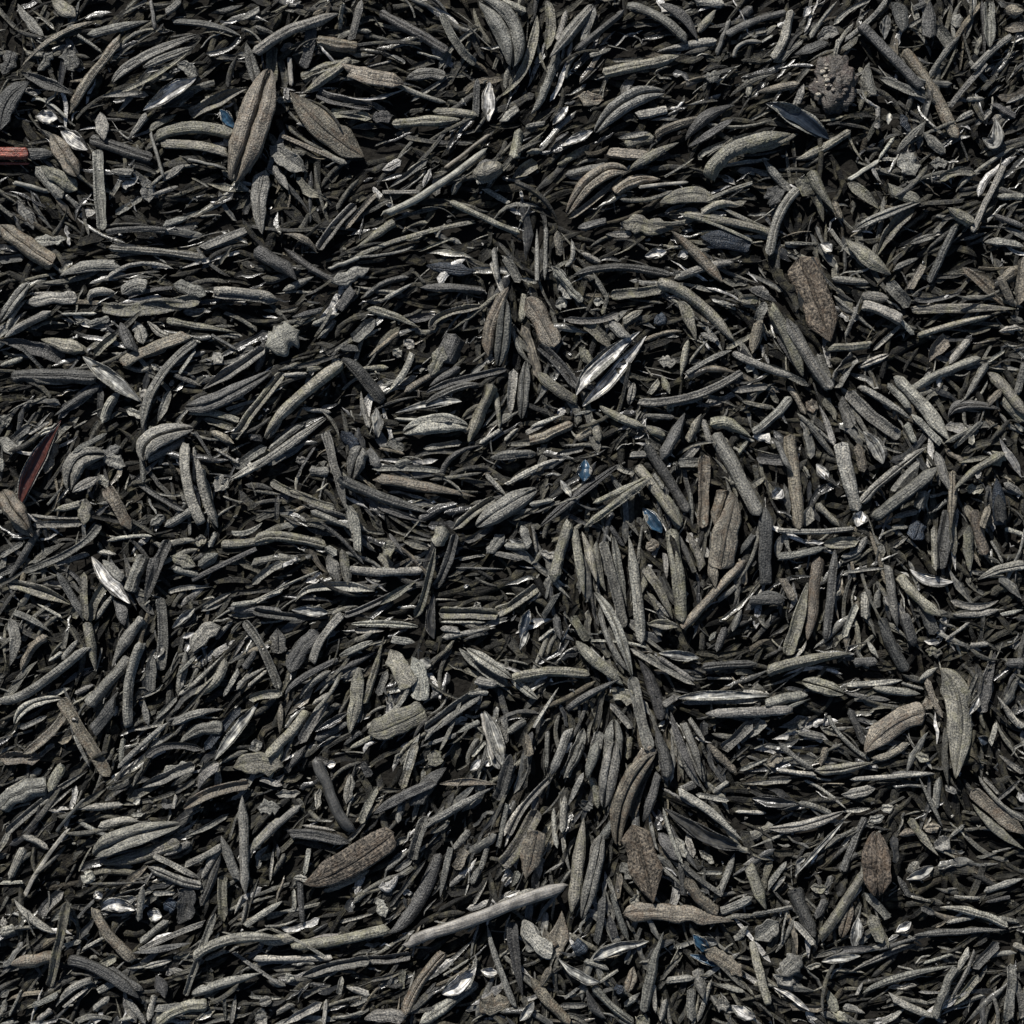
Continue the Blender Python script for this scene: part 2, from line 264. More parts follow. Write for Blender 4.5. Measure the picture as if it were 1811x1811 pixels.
# ---------------------------------------------------------------- the pieces as they lie (x right, y down in 0.1 mm from the corner)
DATA = """@ 0 0
135,435 350,240 600,130 38 nb2
110,20 190,140 290,240 62 fg1
330,0 490,110 90 fo1
560,225 760,175 960,130 60 ng1
960,0 980,100 990,190 28 td2
1065,80 1160,0 60 ng2
1105,130 1350,160 1550,240 48 nd1
720,530 900,380 1270,220 58 gg2
920,440 1240,290 48 gg1
780,590 1000,480 1230,300 34 no2
450,690 600,470 770,250 70 nb2
130,460 300,530 470,600 90 nd1
0,830 40,650 190,530 130 fd1
910,700 1090,600 1260,500 90 sw2
1030,680 1250,590 70 nd1
640,620 800,600 950,610 50 ng1
1215,735 1400,640 1590,560 90 no2
1580,280 1640,560 72 fg3
1620,340 1811,220 60 ng2
1000,870 1250,820 1490,870 80 no2
1030,920 1250,930 1460,980 75 no1
1200,1020 1450,1080 20 tg2
960,840 1010,1000 1050,1140 22 tg2
1700,1090 1660,1280 1680,1500 95 fg2
1040,1160 1190,1050 62 ng1
390,840 560,960 90 sw1
230,740 370,760 85 sw1
200,640 300,650 430,760 20 tl2
330,860 420,1010 500,1130 110 gb2
270,1070 490,1210 88 fo1
90,1170 310,1225 30 tl2
230,1070 400,1270 80 ng1
640,715 670,900 76 fl2
570,880 760,950 980,1020 85 nd1
620,950 640,1200 660,1480 85 ng1
940,1150 950,1290 80 cg1
960,1260 1140,1190 35 ng2
740,1375 910,1260 45 ng1
120,1290 210,1470 58 fg1
0,1440 150,1560 350,1690 130 nb2
210,1545 420,1530 60 cl1
680,1490 860,1470 1060,1475 45 nd2
700,1590 1000,1610 1310,1650 55 ng2
390,1770 560,1710 760,1700 80 ng1
680,1790 870,1690 1110,1720 32 ng2
1300,1590 1580,1470 60 ng2
1410,700 1500,820 70 sv2
0,1670 150,1650 60 nd0
960,830 1130,730 60 no1
820,890 940,740 52 ng1
1050,1440 1210,1390 50 ng1
500,225 650,330 18 tl2
20,480 80,330 80 fd0
240,450 340,340 55 cg0
1140,410 1260,480 70 cg1
430,320 470,450 90 cg0
1350,80 1560,40 50 nd0
1540,130 1660,60 55 ng0
700,1090 850,1110 60 ng0
1630,1240 1560,1370 50 nd0
-90,978 40,983 180,985 68 rr3
175,985 350,985 80 nd2
-90,1046 190,1048 16 tr3
1490,1165 1620,810 1725,440 212 gb3
1745,300 1740,560 88 no3
@ 450 0
230,590 450,820 700,1000 160 fb3
200,560 215,640 36 cw3
0,345 240,190 540,80 76 ng3
370,140 350,300 310,430 80 nd3
400,260 660,300 90 nb2
300,500 480,430 680,400 95 no1
310,590 450,500 620,380 70 no2
570,30 545,190 30 tl1
690,0 620,250 62 ng2
225,370 235,550 30 tl3
590,450 760,500 960,530 110 nb2
970,510 1090,470 1220,490 65 fg2
590,620 750,635 960,570 16 sw2
400,590 560,650 760,680 80 nd1
1000,650 1260,480 32 ng2
480,730 600,730 750,760 60 no1
760,760 880,740 80 cd1
1140,710 1290,720 1430,745 60 no2
880,790 1100,775 1320,770 70 no3
800,70 1000,190 1240,330 72 nd3
1200,90 1300,290 1420,400 60 ng2
1440,0 1620,180 1650,430 170 gg2
1505,520 1500,780 84 sw3
1430,500 1420,740 55 nd1
1580,610 1740,420 1811,100 68 no2
1700,820 1660,1020 75 no2
1650,1140 1811,1040 90 no2
830,1370 1170,1200 1490,950 50 tl3
1220,1080 1510,860 28 tb2
860,1200 1110,1030 45 ng2
1130,1080 1080,1200 36 fw1
640,1600 820,1470 900,1420 66 no2
410,1600 520,1440 650,1310 70 ng2
580,1470 780,1230 42 nb3
660,1645 1020,1510 1410,1420 34 no2
1050,1610 1280,1520 20 no1
660,1650 900,1620 1030,1560 20 ng1
470,1720 680,1650 26 tl1
1250,1290 1480,1400 1700,1490 46 no3
1480,1210 1630,1300 40 nl2
100,940 320,1090 110 cg1
170,870 500,1010 40 nb2
120,1060 220,1220 66 ng1
820,1230 1060,1230 36 ng1
190,1500 320,1530 400,1620 46 nb1
190,1590 400,1740 560,1811 52 nd1
0,1600 150,1690 270,1790 110 nd1
820,1090 940,1030 50 fw0
1420,1740 1100,1700 70 fu0
500,1811 730,1720 80 cg1
1600,1640 1700,1811 70 ng1
1530,1590 1560,1811 46 ng1
1580,0 1740,80 70 nl1
1570,780 1690,690 50 fl1
1040,330 1210,385 16 tl1
720,430 880,390 16 tl1
0,170 140,220 40 ng1
1420,1160 1480,1050 1580,1090 50 cd1
@ 900 0
260,380 400,200 540,20 80 ng3
310,270 370,60 50 nl1
420,330 600,180 740,60 50 nd2
240,0 270,150 240,320 80 no1
370,500 400,390 500,300 22 tg2
140,730 220,600 290,400 58 ng2
280,800 380,680 50 sw1
340,940 540,830 56 sw1
550,850 760,650 1000,590 110 gg3
820,740 1010,700 60 nl1
600,470 830,420 1090,360 80 no3
950,330 1140,290 1330,265 62 ng3
760,30 960,110 1140,260 68 ng2
960,30 1100,100 1210,250 90 nd1
1210,210 1330,60 56 no1
1390,230 1560,140 1780,70 56 nd2
1330,350 1410,130 30 tg2
1440,370 1490,280 1620,270 24 tl2
1620,270 1690,230 20 tl2
1690,380 1760,250 1811,60 64 nl3
1260,500 1350,480 70 cg1
1130,900 1260,760 1450,670 86 nd2
1150,940 1290,860 1440,760 60 nd1
940,870 1060,810 1270,750 70 nb1
740,920 930,880 80 no1
700,880 900,850 36 nl2
640,970 880,1000 80 nb1
370,1370 560,1130 760,1100 100 gb3
770,1090 900,1000 1090,910 80 no3
380,1400 560,1270 740,1110 40 nb2
680,1240 800,1160 970,1150 90 nb1
830,1200 1150,1165 24 tl2
360,1120 640,1060 62 ng1
310,1060 520,930 50 no2
10,1140 120,1060 300,980 80 no2
1290,1140 1420,970 1811,860 120 no3
1240,1020 1280,960 1600,850 40 ng2
1620,1020 1811,1230 66 ng3
970,1300 1160,1250 1360,1300 100 fo1
1230,1380 1350,1310 1490,1320 60 no2
1110,1380 1400,1420 1690,1490 60 no2
1100,1380 1300,1430 1560,1540 26 no3
1230,1520 1550,1560 110 fu1
720,1430 870,1450 1050,1460 100 co2
1040,1480 1200,1620 1370,1811 80 nb3
620,1500 790,1500 50 nl2
460,1620 590,1680 50 nl2
870,1640 1010,1610 60 sw1
1080,1640 1150,1620 60 sw2
310,1480 330,1640 60 no2
240,1430 230,1800 30 ng2
180,1460 180,1800 40 ng2
400,1530 410,1640 360,1710 34 ng2
1080,1780 1260,1710 1440,1680 60 ng1
410,1770 700,1710 1040,1760 60 nd1
270,1700 380,1811 46 sl2
440,1460 620,1410 60 nd1
1660,1210 1740,1290 110 cd1
600,640 450,620 80 cb0
1190,0 1380,30 60 ng0
1500,100 1560,40 70 nd0
110,980 210,960 46 no1
300,900 380,850 26 nd1
110,810 230,790 40 nl1
@ 1311 0
205,370 300,230 350,0 78 nl3
400,110 440,40 50 sw1
440,250 500,150 620,0 36 ng2
590,160 700,60 830,0 34 nl2
670,250 830,120 930,0 38 ng2
960,20 1020,100 1030,210 90 fd1
920,250 930,100 60 sl1
1100,60 1190,20 50 nd1
1060,180 1200,90 34 ng1
1210,0 1200,250 100 nd1
1230,150 1340,300 90 ng1
1370,180 1400,90 80 ng1
1540,0 1560,380 36 nd2
1590,0 1585,310 84 ng2
1680,70 1811,70 100 nb2
1680,180 1811,175 70 nb1
1480,450 1600,330 1740,220 54 ng2
1340,680 1430,560 1560,410 48 ng2
1215,490 1290,360 1400,230 44 ng2
1040,320 1200,530 1380,890 84 nb3
760,160 900,290 1150,560 80 nd3
890,490 1050,570 1190,640 60 ng3
820,400 810,520 860,610 88 ng2
560,270 340,350 70 nd1
500,260 540,210 620,220 70 cg1
590,400 620,250 26 tl1
100,590 240,560 370,540 64 nb2
40,620 60,530 46 no2
160,660 350,750 570,890 110 su2
350,680 400,540 60 ng1
350,1020 500,960 700,840 62 no3
0,950 170,920 370,850 110 no2
120,1020 220,1140 350,1240 64 ng3
450,1090 500,1200 590,1350 80 no2
370,1140 430,1250 90 no2
480,1250 530,1420 46 no2
590,1290 640,1400 60 nb1
370,1210 250,1370 180,1640 70 ng3
680,1170 780,1240 880,1340 80 no2
950,1210 1150,1290 90 no1
740,1460 880,1390 1150,1290 50 gg2
870,1640 960,1470 1110,1340 84 no2
1270,1160 1370,1100 1500,1110 60 no1
1320,1330 1490,1430 90 no1
1470,1490 1560,1310 1690,1060 52 nl3
1640,1260 1811,1260 48 nl2
1400,1540 1570,1490 36 ng2
1560,1550 1660,1550 1811,1580 64 nl2
1210,1811 1290,1620 1370,1450 60 nd2
670,1530 810,1660 960,1760 100 no1
980,1720 1140,1650 50 ng2
1080,1560 1250,1500 40 gg1
510,1560 580,1610 70 sw1
280,1560 500,1560 34 ng1
1030,980 1110,1120 120 cg3
1160,850 1310,980 80 ng2
1210,1050 1320,1040 60 cg1
1550,880 1620,910 1630,760 90 sl2
1610,660 1750,750 50 nd1
1180,780 1090,870 1000,970 50 ng1
880,1020 980,880 30 nl1
690,1150 880,1030 26 tl1
900,1020 1030,1025 22 tl1
1020,730 1080,850 50 fu1
880,680 870,830 40 ng1
940,800 950,720 40 sl1
1370,780 1480,720 46 nl1
1440,640 1560,630 40 ng1
1500,800 1600,700 40 ng1
1620,1380 1811,1450 44 nd1
1730,270 1811,240 30 sw1
1700,660 1811,610 36 nl1
1650,1811 1811,1700 100 nb1
@ 0 437
0,480 90,350 190,220 70 gg2
45,540 90,420 170,330 40 nl2
30,580 130,510 330,410 62 ng1
170,355 330,330 490,325 70 fl2
180,300 410,290 22 nl1
390,430 620,425 22 nl1
570,350 600,290 740,290 60 nl1
780,300 850,250 940,260 80 fg2
940,240 860,200 980,190 40 ng1
1110,240 1230,270 1320,310 80 fg2
820,320 950,280 1110,265 34 nd1
650,380 900,400 1290,330 95 no3
700,430 900,440 1150,400 40 nd1
1370,290 1600,310 1780,340 90 nl2
1070,470 1240,500 1520,545 50 no3
1350,560 1520,660 22 td1
560,500 700,455 40 fg1
590,510 740,490 20 ng1
770,480 850,660 100 nd1
870,480 920,620 80 fl1
940,470 1020,540 1080,570 40 fl1
0,600 200,640 400,720 100 nd1
0,760 150,710 40 nl1
130,630 290,800 24 nd2
260,590 400,630 540,660 100 no2
600,690 750,560 52 no2
440,810 510,700 18 td1
530,700 700,830 900,990 95 sl3
70,830 300,820 620,840 100 nd2
780,745 950,660 1200,560 95 nb3
780,750 890,790 960,770 34 nl1
910,1170 1000,860 1250,600 66 ng3
1150,810 1250,660 32 nl2
1120,820 1290,890 42 ng2
1290,910 1500,780 1700,650 84 ng3
1640,800 1700,600 60 nd2
1010,1120 1090,920 62 nl2
1090,890 1110,850 30 nl1
1180,1020 1400,980 1740,790 90 gd2
1500,1230 1600,1080 1811,800 70 no3
1450,1040 1650,980 24 nl1
1220,1050 1370,1060 1530,1110 60 no2
1300,1100 1500,1160 50 no1
1350,1180 1500,1260 60 nb1
930,1370 980,1230 1240,1160 130 gl3
950,1360 1180,1240 60 ng2
660,1130 700,1000 780,920 70 nl2
640,1100 650,900 50 nd1
350,1080 640,880 52 nd1
470,1320 680,1190 44 ng2
450,1310 400,1450 50 nd1
900,1260 920,1510 44 ng1
60,1250 200,1140 60 nd1
0,1220 100,1310 80 fl1
130,1650 200,1450 390,1110 95 sr2
300,1450 330,1250 90 fb1
450,1560 500,1370 670,1330 130 gl1
470,1570 630,1470 60 fl2
660,1350 800,1400 66 cg1
630,1460 690,1540 50 cl1
690,1540 770,1680 830,1811 90 nb2
820,1450 1000,1590 1190,1690 38 nd2
1050,1790 1260,1670 62 ng2
1190,1260 1200,1500 1290,1770 80 nl2
1290,1400 1310,1580 1390,1800 74 nl2
1250,1290 1245,1500 24 tl1
1250,1180 1370,1380 20 td2
1380,1290 1530,1385 18 tl2
1510,1420 1600,1340 1710,1280 64 ng2
1470,1490 1640,1400 1811,1300 50 gl2
1700,1230 1811,1080 50 gl1
0,1560 80,1660 190,1811 120 gb3
540,1780 550,1610 70 fo2
200,1710 320,1735 530,1735 26 nl2
210,1780 530,1770 50 ng1
300,1650 410,1530 24 ng1
190,1200 310,1120 20 tl1
240,1215 380,1130 34 cl1
1380,1480 1460,1540 90 cl1
1370,680 1420,740 60 cl0
0,1090 60,1130 70 fl0
0,1350 10,1440 70 nl0
100,290 160,230 30 nl0
900,930 960,960 70 cl2
970,750 1020,790 40 sl0
810,1040 920,1090 50 cl0
620,1340 770,1280 60 cd0
970,1780 1050,1720 60 cg0
330,1690 530,1640 50 no0
@ 450 437
540,400 630,270 90 nd2
560,720 660,790 820,990 90 nd3
540,640 660,650 60 nd3
720,400 860,430 1050,510 58 no3
1150,530 1200,440 1510,370 56 no3
1000,460 1160,440 60 nd2
700,330 830,230 990,190 44 nd2
830,340 1010,230 36 ng2
1060,260 1280,260 1480,280 60 nd1
630,600 770,460 90 ng2
80,640 280,540 160 cl2
60,1220 250,990 570,740 84 no3
960,600 1020,640 60 cl2
1010,680 950,820 840,940 56 nl2
820,890 930,850 40 nl2
890,660 940,700 50 cl1
1500,700 1520,480 1630,260 90 nb2
1560,760 1590,560 1610,340 90 gg2
1130,820 1210,640 80 co1
960,930 1100,840 1250,770 50 nb1
1210,740 1290,560 150 nd0
1100,940 1250,870 1620,780 46 nd3
1120,890 1320,770 60 nd2
1090,1000 1300,900 1440,880 62 nd2
1370,1250 1450,1060 1530,880 92 no2
1550,920 1570,1160 36 no2
900,1060 1150,1000 1330,990 50 sl2
900,1100 1150,1100 1290,1050 20 tl2
950,1190 1150,1130 1370,1150 120 gl3
1080,1290 1330,1250 50 nl2
1440,1260 1590,1160 32 nl2
1200,1480 1270,1340 1460,1270 44 nd3
680,920 700,1050 740,1160 42 nl2
780,1030 790,1220 70 sl1
620,1490 660,1350 690,1280 110 gg2
450,1180 510,1380 590,1690 66 ng3
600,1650 640,1811 70 ng2
350,1430 480,1440 72 ng1
750,1420 980,1415 1210,1435 44 ng2
780,1480 1050,1530 1420,1600 84 nb3
560,1470 700,1560 1110,1700 80 nd3
780,1640 900,1700 1100,1760 50 nd2
100,1500 280,1590 520,1670 56 no3
340,1650 580,1720 20 tg1
360,1690 590,1790 50 ng1
0,1420 200,1280 460,1090 50 gl2
100,1300 300,1140 50 ng1
1510,1350 1680,1330 1811,1325 66 ng3
1270,1811 1400,1700 1540,1610 66 no3
1420,1790 1600,1670 1811,1550 120 gg2
1480,1450 1620,1600 36 nl2
1610,1520 1811,1420 30 nl2
1600,1240 1690,1160 30 nl2
300,1030 490,1060 34 ng1
180,820 340,810 30 nl1
340,780 440,770 46 no1
270,1480 330,1370 390,1280 16 td2
270,1370 330,1360 50 cg1
690,780 860,770 44 no1
860,1240 960,1300 70 ng0
730,1300 800,1410 60 nd0
560,1180 650,1290 80 fu0
500,760 560,730 80 cl1
900,1400 1000,1370 60 ng0
1660,780 1640,1070 62 nl2
1740,730 1710,1100 70 gg2
1600,110 1680,230 70 ng1
1520,100 1590,290 50 nl1
1700,200 1811,225 30 nl2
180,280 380,190 56 ng1
240,450 430,400 40 nd1
370,500 550,420 40 ng1
400,590 520,470 26 nl1
640,740 720,480 30 nd0
0,1350 80,1290 70 no1
0,1200 20,1240 90 nd0
150,1590 140,1750 36 nd0
@ 900 437
110,330 190,430 290,640 130 fb3
100,300 80,480 50 no1
430,950 560,770 840,540 90 sw3
470,1020 640,850 880,570 80 sw3
640,470 750,580 80 ng1
480,480 580,560 650,650 90 no1
450,640 540,760 80 no1
190,630 330,760 460,930 72 nd2
180,800 290,900 440,990 70 no3
580,1010 680,1080 860,1150 62 no2
870,1150 1000,1210 60 no1
650,310 840,290 1010,260 76 no2
950,230 1180,330 1440,600 92 no3
1080,350 1140,420 1200,600 90 no2
1150,590 1100,830 50 no2
1140,810 1290,720 1430,660 40 nl3
1440,670 1560,740 1811,830 50 ng3
830,990 1160,960 1490,800 62 ng3
1050,1000 1250,960 52 ng2
1530,800 1560,720 56 cl3
1560,680 1600,520 1620,490 90 nb2
1590,480 1640,350 70 ng1
1660,390 1740,520 1811,680 64 no3
870,600 1000,550 1110,540 40 nb2
1230,550 1330,600 40 ng1
960,730 1070,740 60 cl2
930,490 1000,440 70 fu0
730,480 860,400 60 no1
600,430 640,290 34 no2
350,460 560,470 700,420 50 ng2
300,370 370,350 70 cg1
330,230 400,330 60 cl1
280,140 370,240 470,350 44 fl3
540,350 610,350 46 cl1
980,820 1030,940 50 no1
900,940 960,860 50 no1
770,1010 800,870 44 gl1
1020,1050 1050,990 50 co1
970,1370 1050,1220 1130,1060 84 nd3
1150,1250 1230,1070 70 no2
780,1330 960,1320 50 ng2
880,1270 980,1420 1150,1700 76 nd3
1080,1380 1250,1370 70 ng1
1110,1370 1230,1260 60 ng1
1250,1330 1240,1800 84 nb3
1160,1560 1175,1800 30 ng1
1320,1190 1450,1420 1600,1720 110 ng3
1290,1140 1400,1130 1550,1220 90 no1
1560,1190 1680,1100 1811,960 64 ng3
1430,920 1660,890 50 ng1
1330,1811 1400,1560 140 nb2
480,1800 690,1640 910,1480 56 no3
540,1640 700,1570 900,1460 44 no3
820,1400 930,1540 1100,1790 78 no2
860,1670 980,1830 84 sv3
930,1450 990,1550 22 tl3
200,1790 430,1600 710,1390 52 gd3
130,1650 290,1620 40 nl2
300,1330 480,1290 40 ng2
0,1510 150,1420 320,1360 30 nl1
490,1360 480,1500 90 sv2
330,1490 400,1600 44 sl1
430,1230 530,1180 60 nb2
130,1240 230,1210 410,1130 76 nb2
540,1100 580,1250 60 no2
140,1150 360,1070 30 nl2
110,1190 230,1140 40 nl1
430,1070 560,1040 26 ng2
1060,200 1180,160 1300,110 52 ng1
1560,260 1720,350 56 ng1
1690,1610 1750,1550 90 sw0
1480,1580 1640,1470 50 no1
860,1080 1060,1090 44 ng2
1200,1020 1360,1000 20 ng1
1460,340 1600,340 50 no1
1540,1230 1470,1320 40 no1
1720,1240 1790,1420 50 nd1
700,820 790,900 50 nl0
1240,1100 1290,1250 50 ng0
640,1440 740,1600 40 nd0
@ 1311 437
370,70 450,260 570,600 200 fk2
290,460 400,650 580,910 90 ng3
190,390 310,600 400,830 84 no3
490,680 550,860 74 ng3
600,900 650,790 730,700 100 ng3
230,570 380,820 30 nd1
750,770 940,690 46 gl2
560,645 700,640 830,625 58 no2
1100,400 1400,390 1750,400 76 no3
1130,570 1350,500 1600,440 50 no3
1010,460 1110,560 34 nl2
780,370 880,390 1020,470 90 nl2
770,310 940,330 80 ng1
850,660 1020,500 30 nl2
1420,130 1540,240 1690,380 64 nb3
1650,190 1750,380 60 nb2
1780,370 1811,60 80 nb1
1200,740 1260,640 1320,590 100 nb2
1330,750 1460,590 56 nl2
1110,910 1260,820 1530,710 68 nl3
980,830 1120,960 1330,1240 90 nl3
940,870 1080,1030 50 ng2
1090,1070 1270,1260 56 ng2
760,890 950,1010 1090,1110 50 ng3
680,930 830,1080 1020,1220 92 ng3
1060,1130 1110,1260 60 ng1
640,980 700,1160 90 ng2
60,1190 180,1080 330,960 78 ng3
300,890 350,960 410,1070 44 nb2
420,1040 480,990 70 cb3
90,740 240,790 440,890 48 ng3
420,1110 510,1230 600,1340 44 ng2
500,1010 560,1150 590,1270 40 ng1
310,1200 340,1450 370,1811 90 nb2
640,1250 680,1450 750,1690 100 nl3
780,1180 860,1280 910,1390 90 sl2
740,1790 770,1690 90 sw3
770,1640 930,1480 1180,1280 70 ng3
860,1740 1060,1570 1250,1410 90 ng3
1000,1560 1060,1480 1130,1410 84 ng2
740,1260 790,1440 70 nb1
480,1390 560,1490 60 sw1
410,1790 440,1660 100 nl2
480,1640 630,1790 50 no1
1250,1310 1290,1440 1340,1570 74 ng2
1360,1430 1340,1811 60 nb2
1390,1380 1580,1340 36 no3
1350,1560 1500,1430 1700,1320 56 no3
1610,1390 1670,1320 90 co3
1200,1600 1330,1570 20 tl2
1220,1700 1350,1600 34 ng2
980,1730 1130,1690 44 ng2
1140,1680 1170,1560 80 ng1
1370,1280 1530,1120 38 ng2
1330,1090 1430,1010 1650,1040 96 nd3
1430,980 1580,740 54 ng2
1570,740 1690,660 24 nl3
1580,1000 1680,900 60 nb2
1590,800 1700,910 1811,1080 80 no2
1680,960 1811,1120 90 no1
1650,540 1811,520 40 fl1
1770,950 1811,750 60 ng1
1440,1650 1510,1800 70 nb1
1630,1480 1660,1780 90 nu1
1680,1510 1811,1590 52 ng2
1550,1690 1590,1790 80 nb1
670,580 770,310 30 ng1
590,310 860,540 30 ng1
580,200 820,230 56 ng1
1080,270 1170,120 60 nb2
1100,320 1200,340 1420,290 36 nd3
930,230 1080,380 90 ng2
0,990 200,1030 44 no0
100,1350 290,1370 80 nd0
0,1470 100,1690 90 nb2
1440,1550 1550,1550 60 co1
1750,1130 1811,1180 36 nl1
@ 0 874
60,20 110,130 210,270 110 fb3
50,550 150,390 260,220 52 nd2
140,500 480,350 640,190 50 ng3
370,450 560,380 40 ng2
0,510 120,450 60 nd1
0,400 150,310 40 ng1
60,570 270,620 450,710 84 no2
370,500 430,610 540,790 60 nd2
370,460 480,520 520,590 30 nd1
530,500 540,650 560,810 52 no3
580,820 620,670 720,530 66 no2
610,810 670,720 740,620 36 nl2
580,400 700,550 840,700 86 sw3
650,420 790,540 80 ng2
830,620 870,520 920,390 94 ng2
930,700 980,530 1080,290 76 nd2
760,690 800,840 90 nd0
550,820 580,960 610,1130 74 no2
530,700 460,790 70 no1
620,370 750,385 44 nl2
680,300 850,270 980,270 30 nl1
670,300 1040,290 24 nd1
990,410 960,560 80 nd1
1030,660 1040,900 1030,1130 78 ng3
710,1110 810,930 920,790 80 ng2
820,1490 830,1200 910,950 80 ng3
960,1270 980,1030 70 ng2
570,1350 700,1200 830,1050 90 ng2
920,1320 950,1480 50 ng1
0,1310 180,1270 560,980 66 ng3
480,1280 600,1220 44 ng1
290,1300 450,1240 44 nl2
100,1470 190,1350 390,1310 60 gl2
130,1500 300,1420 36 ng1
0,1330 60,1340 26 nl1
390,1310 520,1510 700,1811 90 nb3
480,1540 570,1750 30 nl2
150,1660 290,1560 410,1410 62 nb3
0,1690 130,1690 260,1690 100 nb2
130,1130 200,990 310,910 70 nb2
60,800 100,930 60,1100 84 ng2
90,760 200,800 320,880 56 ng2
230,700 400,790 24 nl1
400,1060 500,930 46 ng1
310,1070 400,1010 28 nl1
590,1520 740,1340 90 nd1
1100,400 1250,460 70 co1
1110,480 1270,520 50 ng1
1270,460 1400,380 90 ng1
1230,550 1430,450 1640,350 44 nd2
1080,630 1180,600 1370,595 36 nl2
1610,580 1720,490 1811,440 54 nl2
1420,320 1650,300 1811,270 64 no2
1490,250 1600,240 1680,180 50 nl1
1100,860 1250,730 50 sl1
1170,920 1240,890 34 sw1
1430,700 1300,730 1500,620 40 ng1
1640,690 1811,610 36 nl1
1460,730 1811,760 70 nd1
1480,710 1640,690 36 nl2
1240,1010 1290,910 1410,850 90 fl2
1380,930 1490,810 40 ng1
1560,810 1690,1000 1790,1250 62 ng3
1560,1120 1640,1000 52 nd1
1490,1050 1560,930 30 ng1
1130,1170 1260,1030 30 ng1
1250,1280 1390,1180 1440,1050 72 no2
1140,1290 1270,1190 1450,1010 34 nl2
1430,1300 1530,1130 40 ng2
1590,1230 1710,1130 28 nl2
1520,1220 1700,1110 36 ng1
1000,1440 1130,1300 44 ng2
1100,1480 1240,1410 1430,1380 60 ng3
1080,1450 1330,1380 24 td1
750,1760 880,1630 1080,1460 36 ng3
860,1510 1040,1470 24 nl2
1380,1700 1500,1530 1650,1340 66 sl3
1310,1640 1430,1490 1540,1370 60 nu1
1150,1600 1280,1510 1430,1500 100 ng1
960,1620 1110,1530 36 ng1
930,1690 1080,1610 1300,1640 54 nd2
1590,1320 1700,1280 1811,1280 60 no2
1500,1750 1650,1720 1811,1740 120 co1
1800,1340 1790,1540 44 nb2
1280,1811 1340,1740 1400,1720 60 ng1
1040,1800 1240,1740 90 fg1
1160,1240 1170,1180 30 ng0
1350,1640 1400,1560 50 nd0
1720,1800 1811,1600 70 no1
1250,300 1320,290 60 co1
1340,340 1380,240 46 nl2
1640,1570 1640,1650 70 cg0
750,1650 880,1600 20 nl1
770,1720 790,1560 40 nl1
360,1811 390,1720 40 nl1
@ 450 874
0,310 150,270 460,330 80 no2
430,190 560,290 700,450 30 nd2
360,110 480,150 600,190 50 nl1
620,90 650,200 655,360 66 nl2
450,340 530,390 70 ng1
470,390 540,570 84 ng1
560,350 600,580 70 no1
600,480 800,500 1080,490 62 ng3
800,380 880,470 60 no1
820,340 900,350 90 co1
860,250 950,380 40 nd1
950,300 1120,340 60 no2
1160,330 1220,210 110 no3
1020,790 1090,640 1160,330 60 no3
1150,600 1220,480 1290,250 62 nd2
800,710 900,640 1030,560 60 no2
580,770 700,730 1110,540 50 nd1
0,570 110,490 200,440 44 nl1
30,670 250,560 400,500 22 nl1
90,670 270,610 450,540 26 nl1
260,690 430,590 770,620 62 nl3
240,740 370,750 470,760 66 sl2
0,740 200,780 500,790 60 nd1
370,1080 430,930 560,770 56 ng3
150,860 150,1020 90 fg1
240,1140 290,1020 410,890 100 fd2
620,830 850,830 1050,850 44 gl2
640,875 830,875 36 nl2
880,930 1030,950 60 nl1
1180,760 1400,760 1560,770 86 no3
1540,760 1680,690 1811,590 72 no3
1190,820 1480,820 20 nl1
1190,860 1310,870 50 ng1
1200,920 1500,860 40 ng1
1150,640 1130,800 1150,930 60 sd3
1310,990 1430,1090 1620,1220 66 ng3
1360,990 1500,1080 1650,1180 66 gl3
1640,1180 1811,1310 50 gl2
1420,1190 1560,1220 70 ng1
1680,1190 1811,1170 50 no1
1090,1510 1200,1440 1440,1270 92 ng2
1370,1280 1500,1270 46 ng2
700,1340 760,1160 830,910 56 no3
610,1530 640,1350 670,1110 80 fo2
790,1290 850,1130 50 ng1
290,1310 370,1210 490,1130 54 ng2
200,1280 300,1180 530,1060 52 nd2
540,1040 760,940 44 gg1
480,1160 780,1010 50 nd1
870,1000 920,1100 1000,1230 120 fo2
1010,1040 1060,1180 1050,1320 110 fl2
1060,1060 1130,1100 70 sl1
720,1490 900,1380 980,1240 40 nl2
730,1530 900,1470 1090,1380 150 fo3
610,1630 760,1550 34 no3
390,1520 600,1400 44 sd2
390,1570 610,1460 70 nd1
290,1600 380,1450 480,1330 70 ng1
80,1680 230,1530 340,1390 76 no2
370,1350 490,1270 36 nl1
140,1530 180,1340 66 nb1
220,1760 330,1610 52 nd1
390,1690 450,1811 70 ng1
570,1610 680,1520 34 nd1
960,1811 1000,1680 1060,1530 62 nl2
1060,1620 1290,1540 30 ng2
1290,1530 1440,1460 46 ng1
1150,1640 1160,1740 90 fo1
1380,1770 1450,1700 50 sw1
1390,1680 1480,1580 36 nl1
1470,1390 1540,1550 1590,1740 90 sl3
1450,1400 1530,1700 24 tl2
1600,1420 1610,1600 46 ng1
1600,1660 1620,1811 60 ng1
1620,1530 1740,1450 60 ng1
1740,1530 1760,1680 70 nb1
1700,1000 1750,860 44 sl1
1700,920 1760,740 60 su1
1600,330 1760,340 50 nl1
1490,380 1600,260 70 cg2
1510,370 1720,420 50 ng1
1310,420 1480,390 16 tl1
1280,470 1600,480 20 nd1
1440,740 1420,690 40 cl1
1360,600 1350,580 40 sw0
1710,200 1760,340 70 ng1
400,1690 480,1720 50 nd0
690,1710 740,1811 60 nd0
680,1460 700,1250 30 nd0
@ 900 874
290,570 320,400 390,180 90 no3
420,220 450,430 480,650 66 no3
470,240 520,400 560,560 66 no2
560,300 570,460 620,620 60 no2
600,300 660,540 740,860 72 ng3
670,270 700,470 750,730 50 gg2
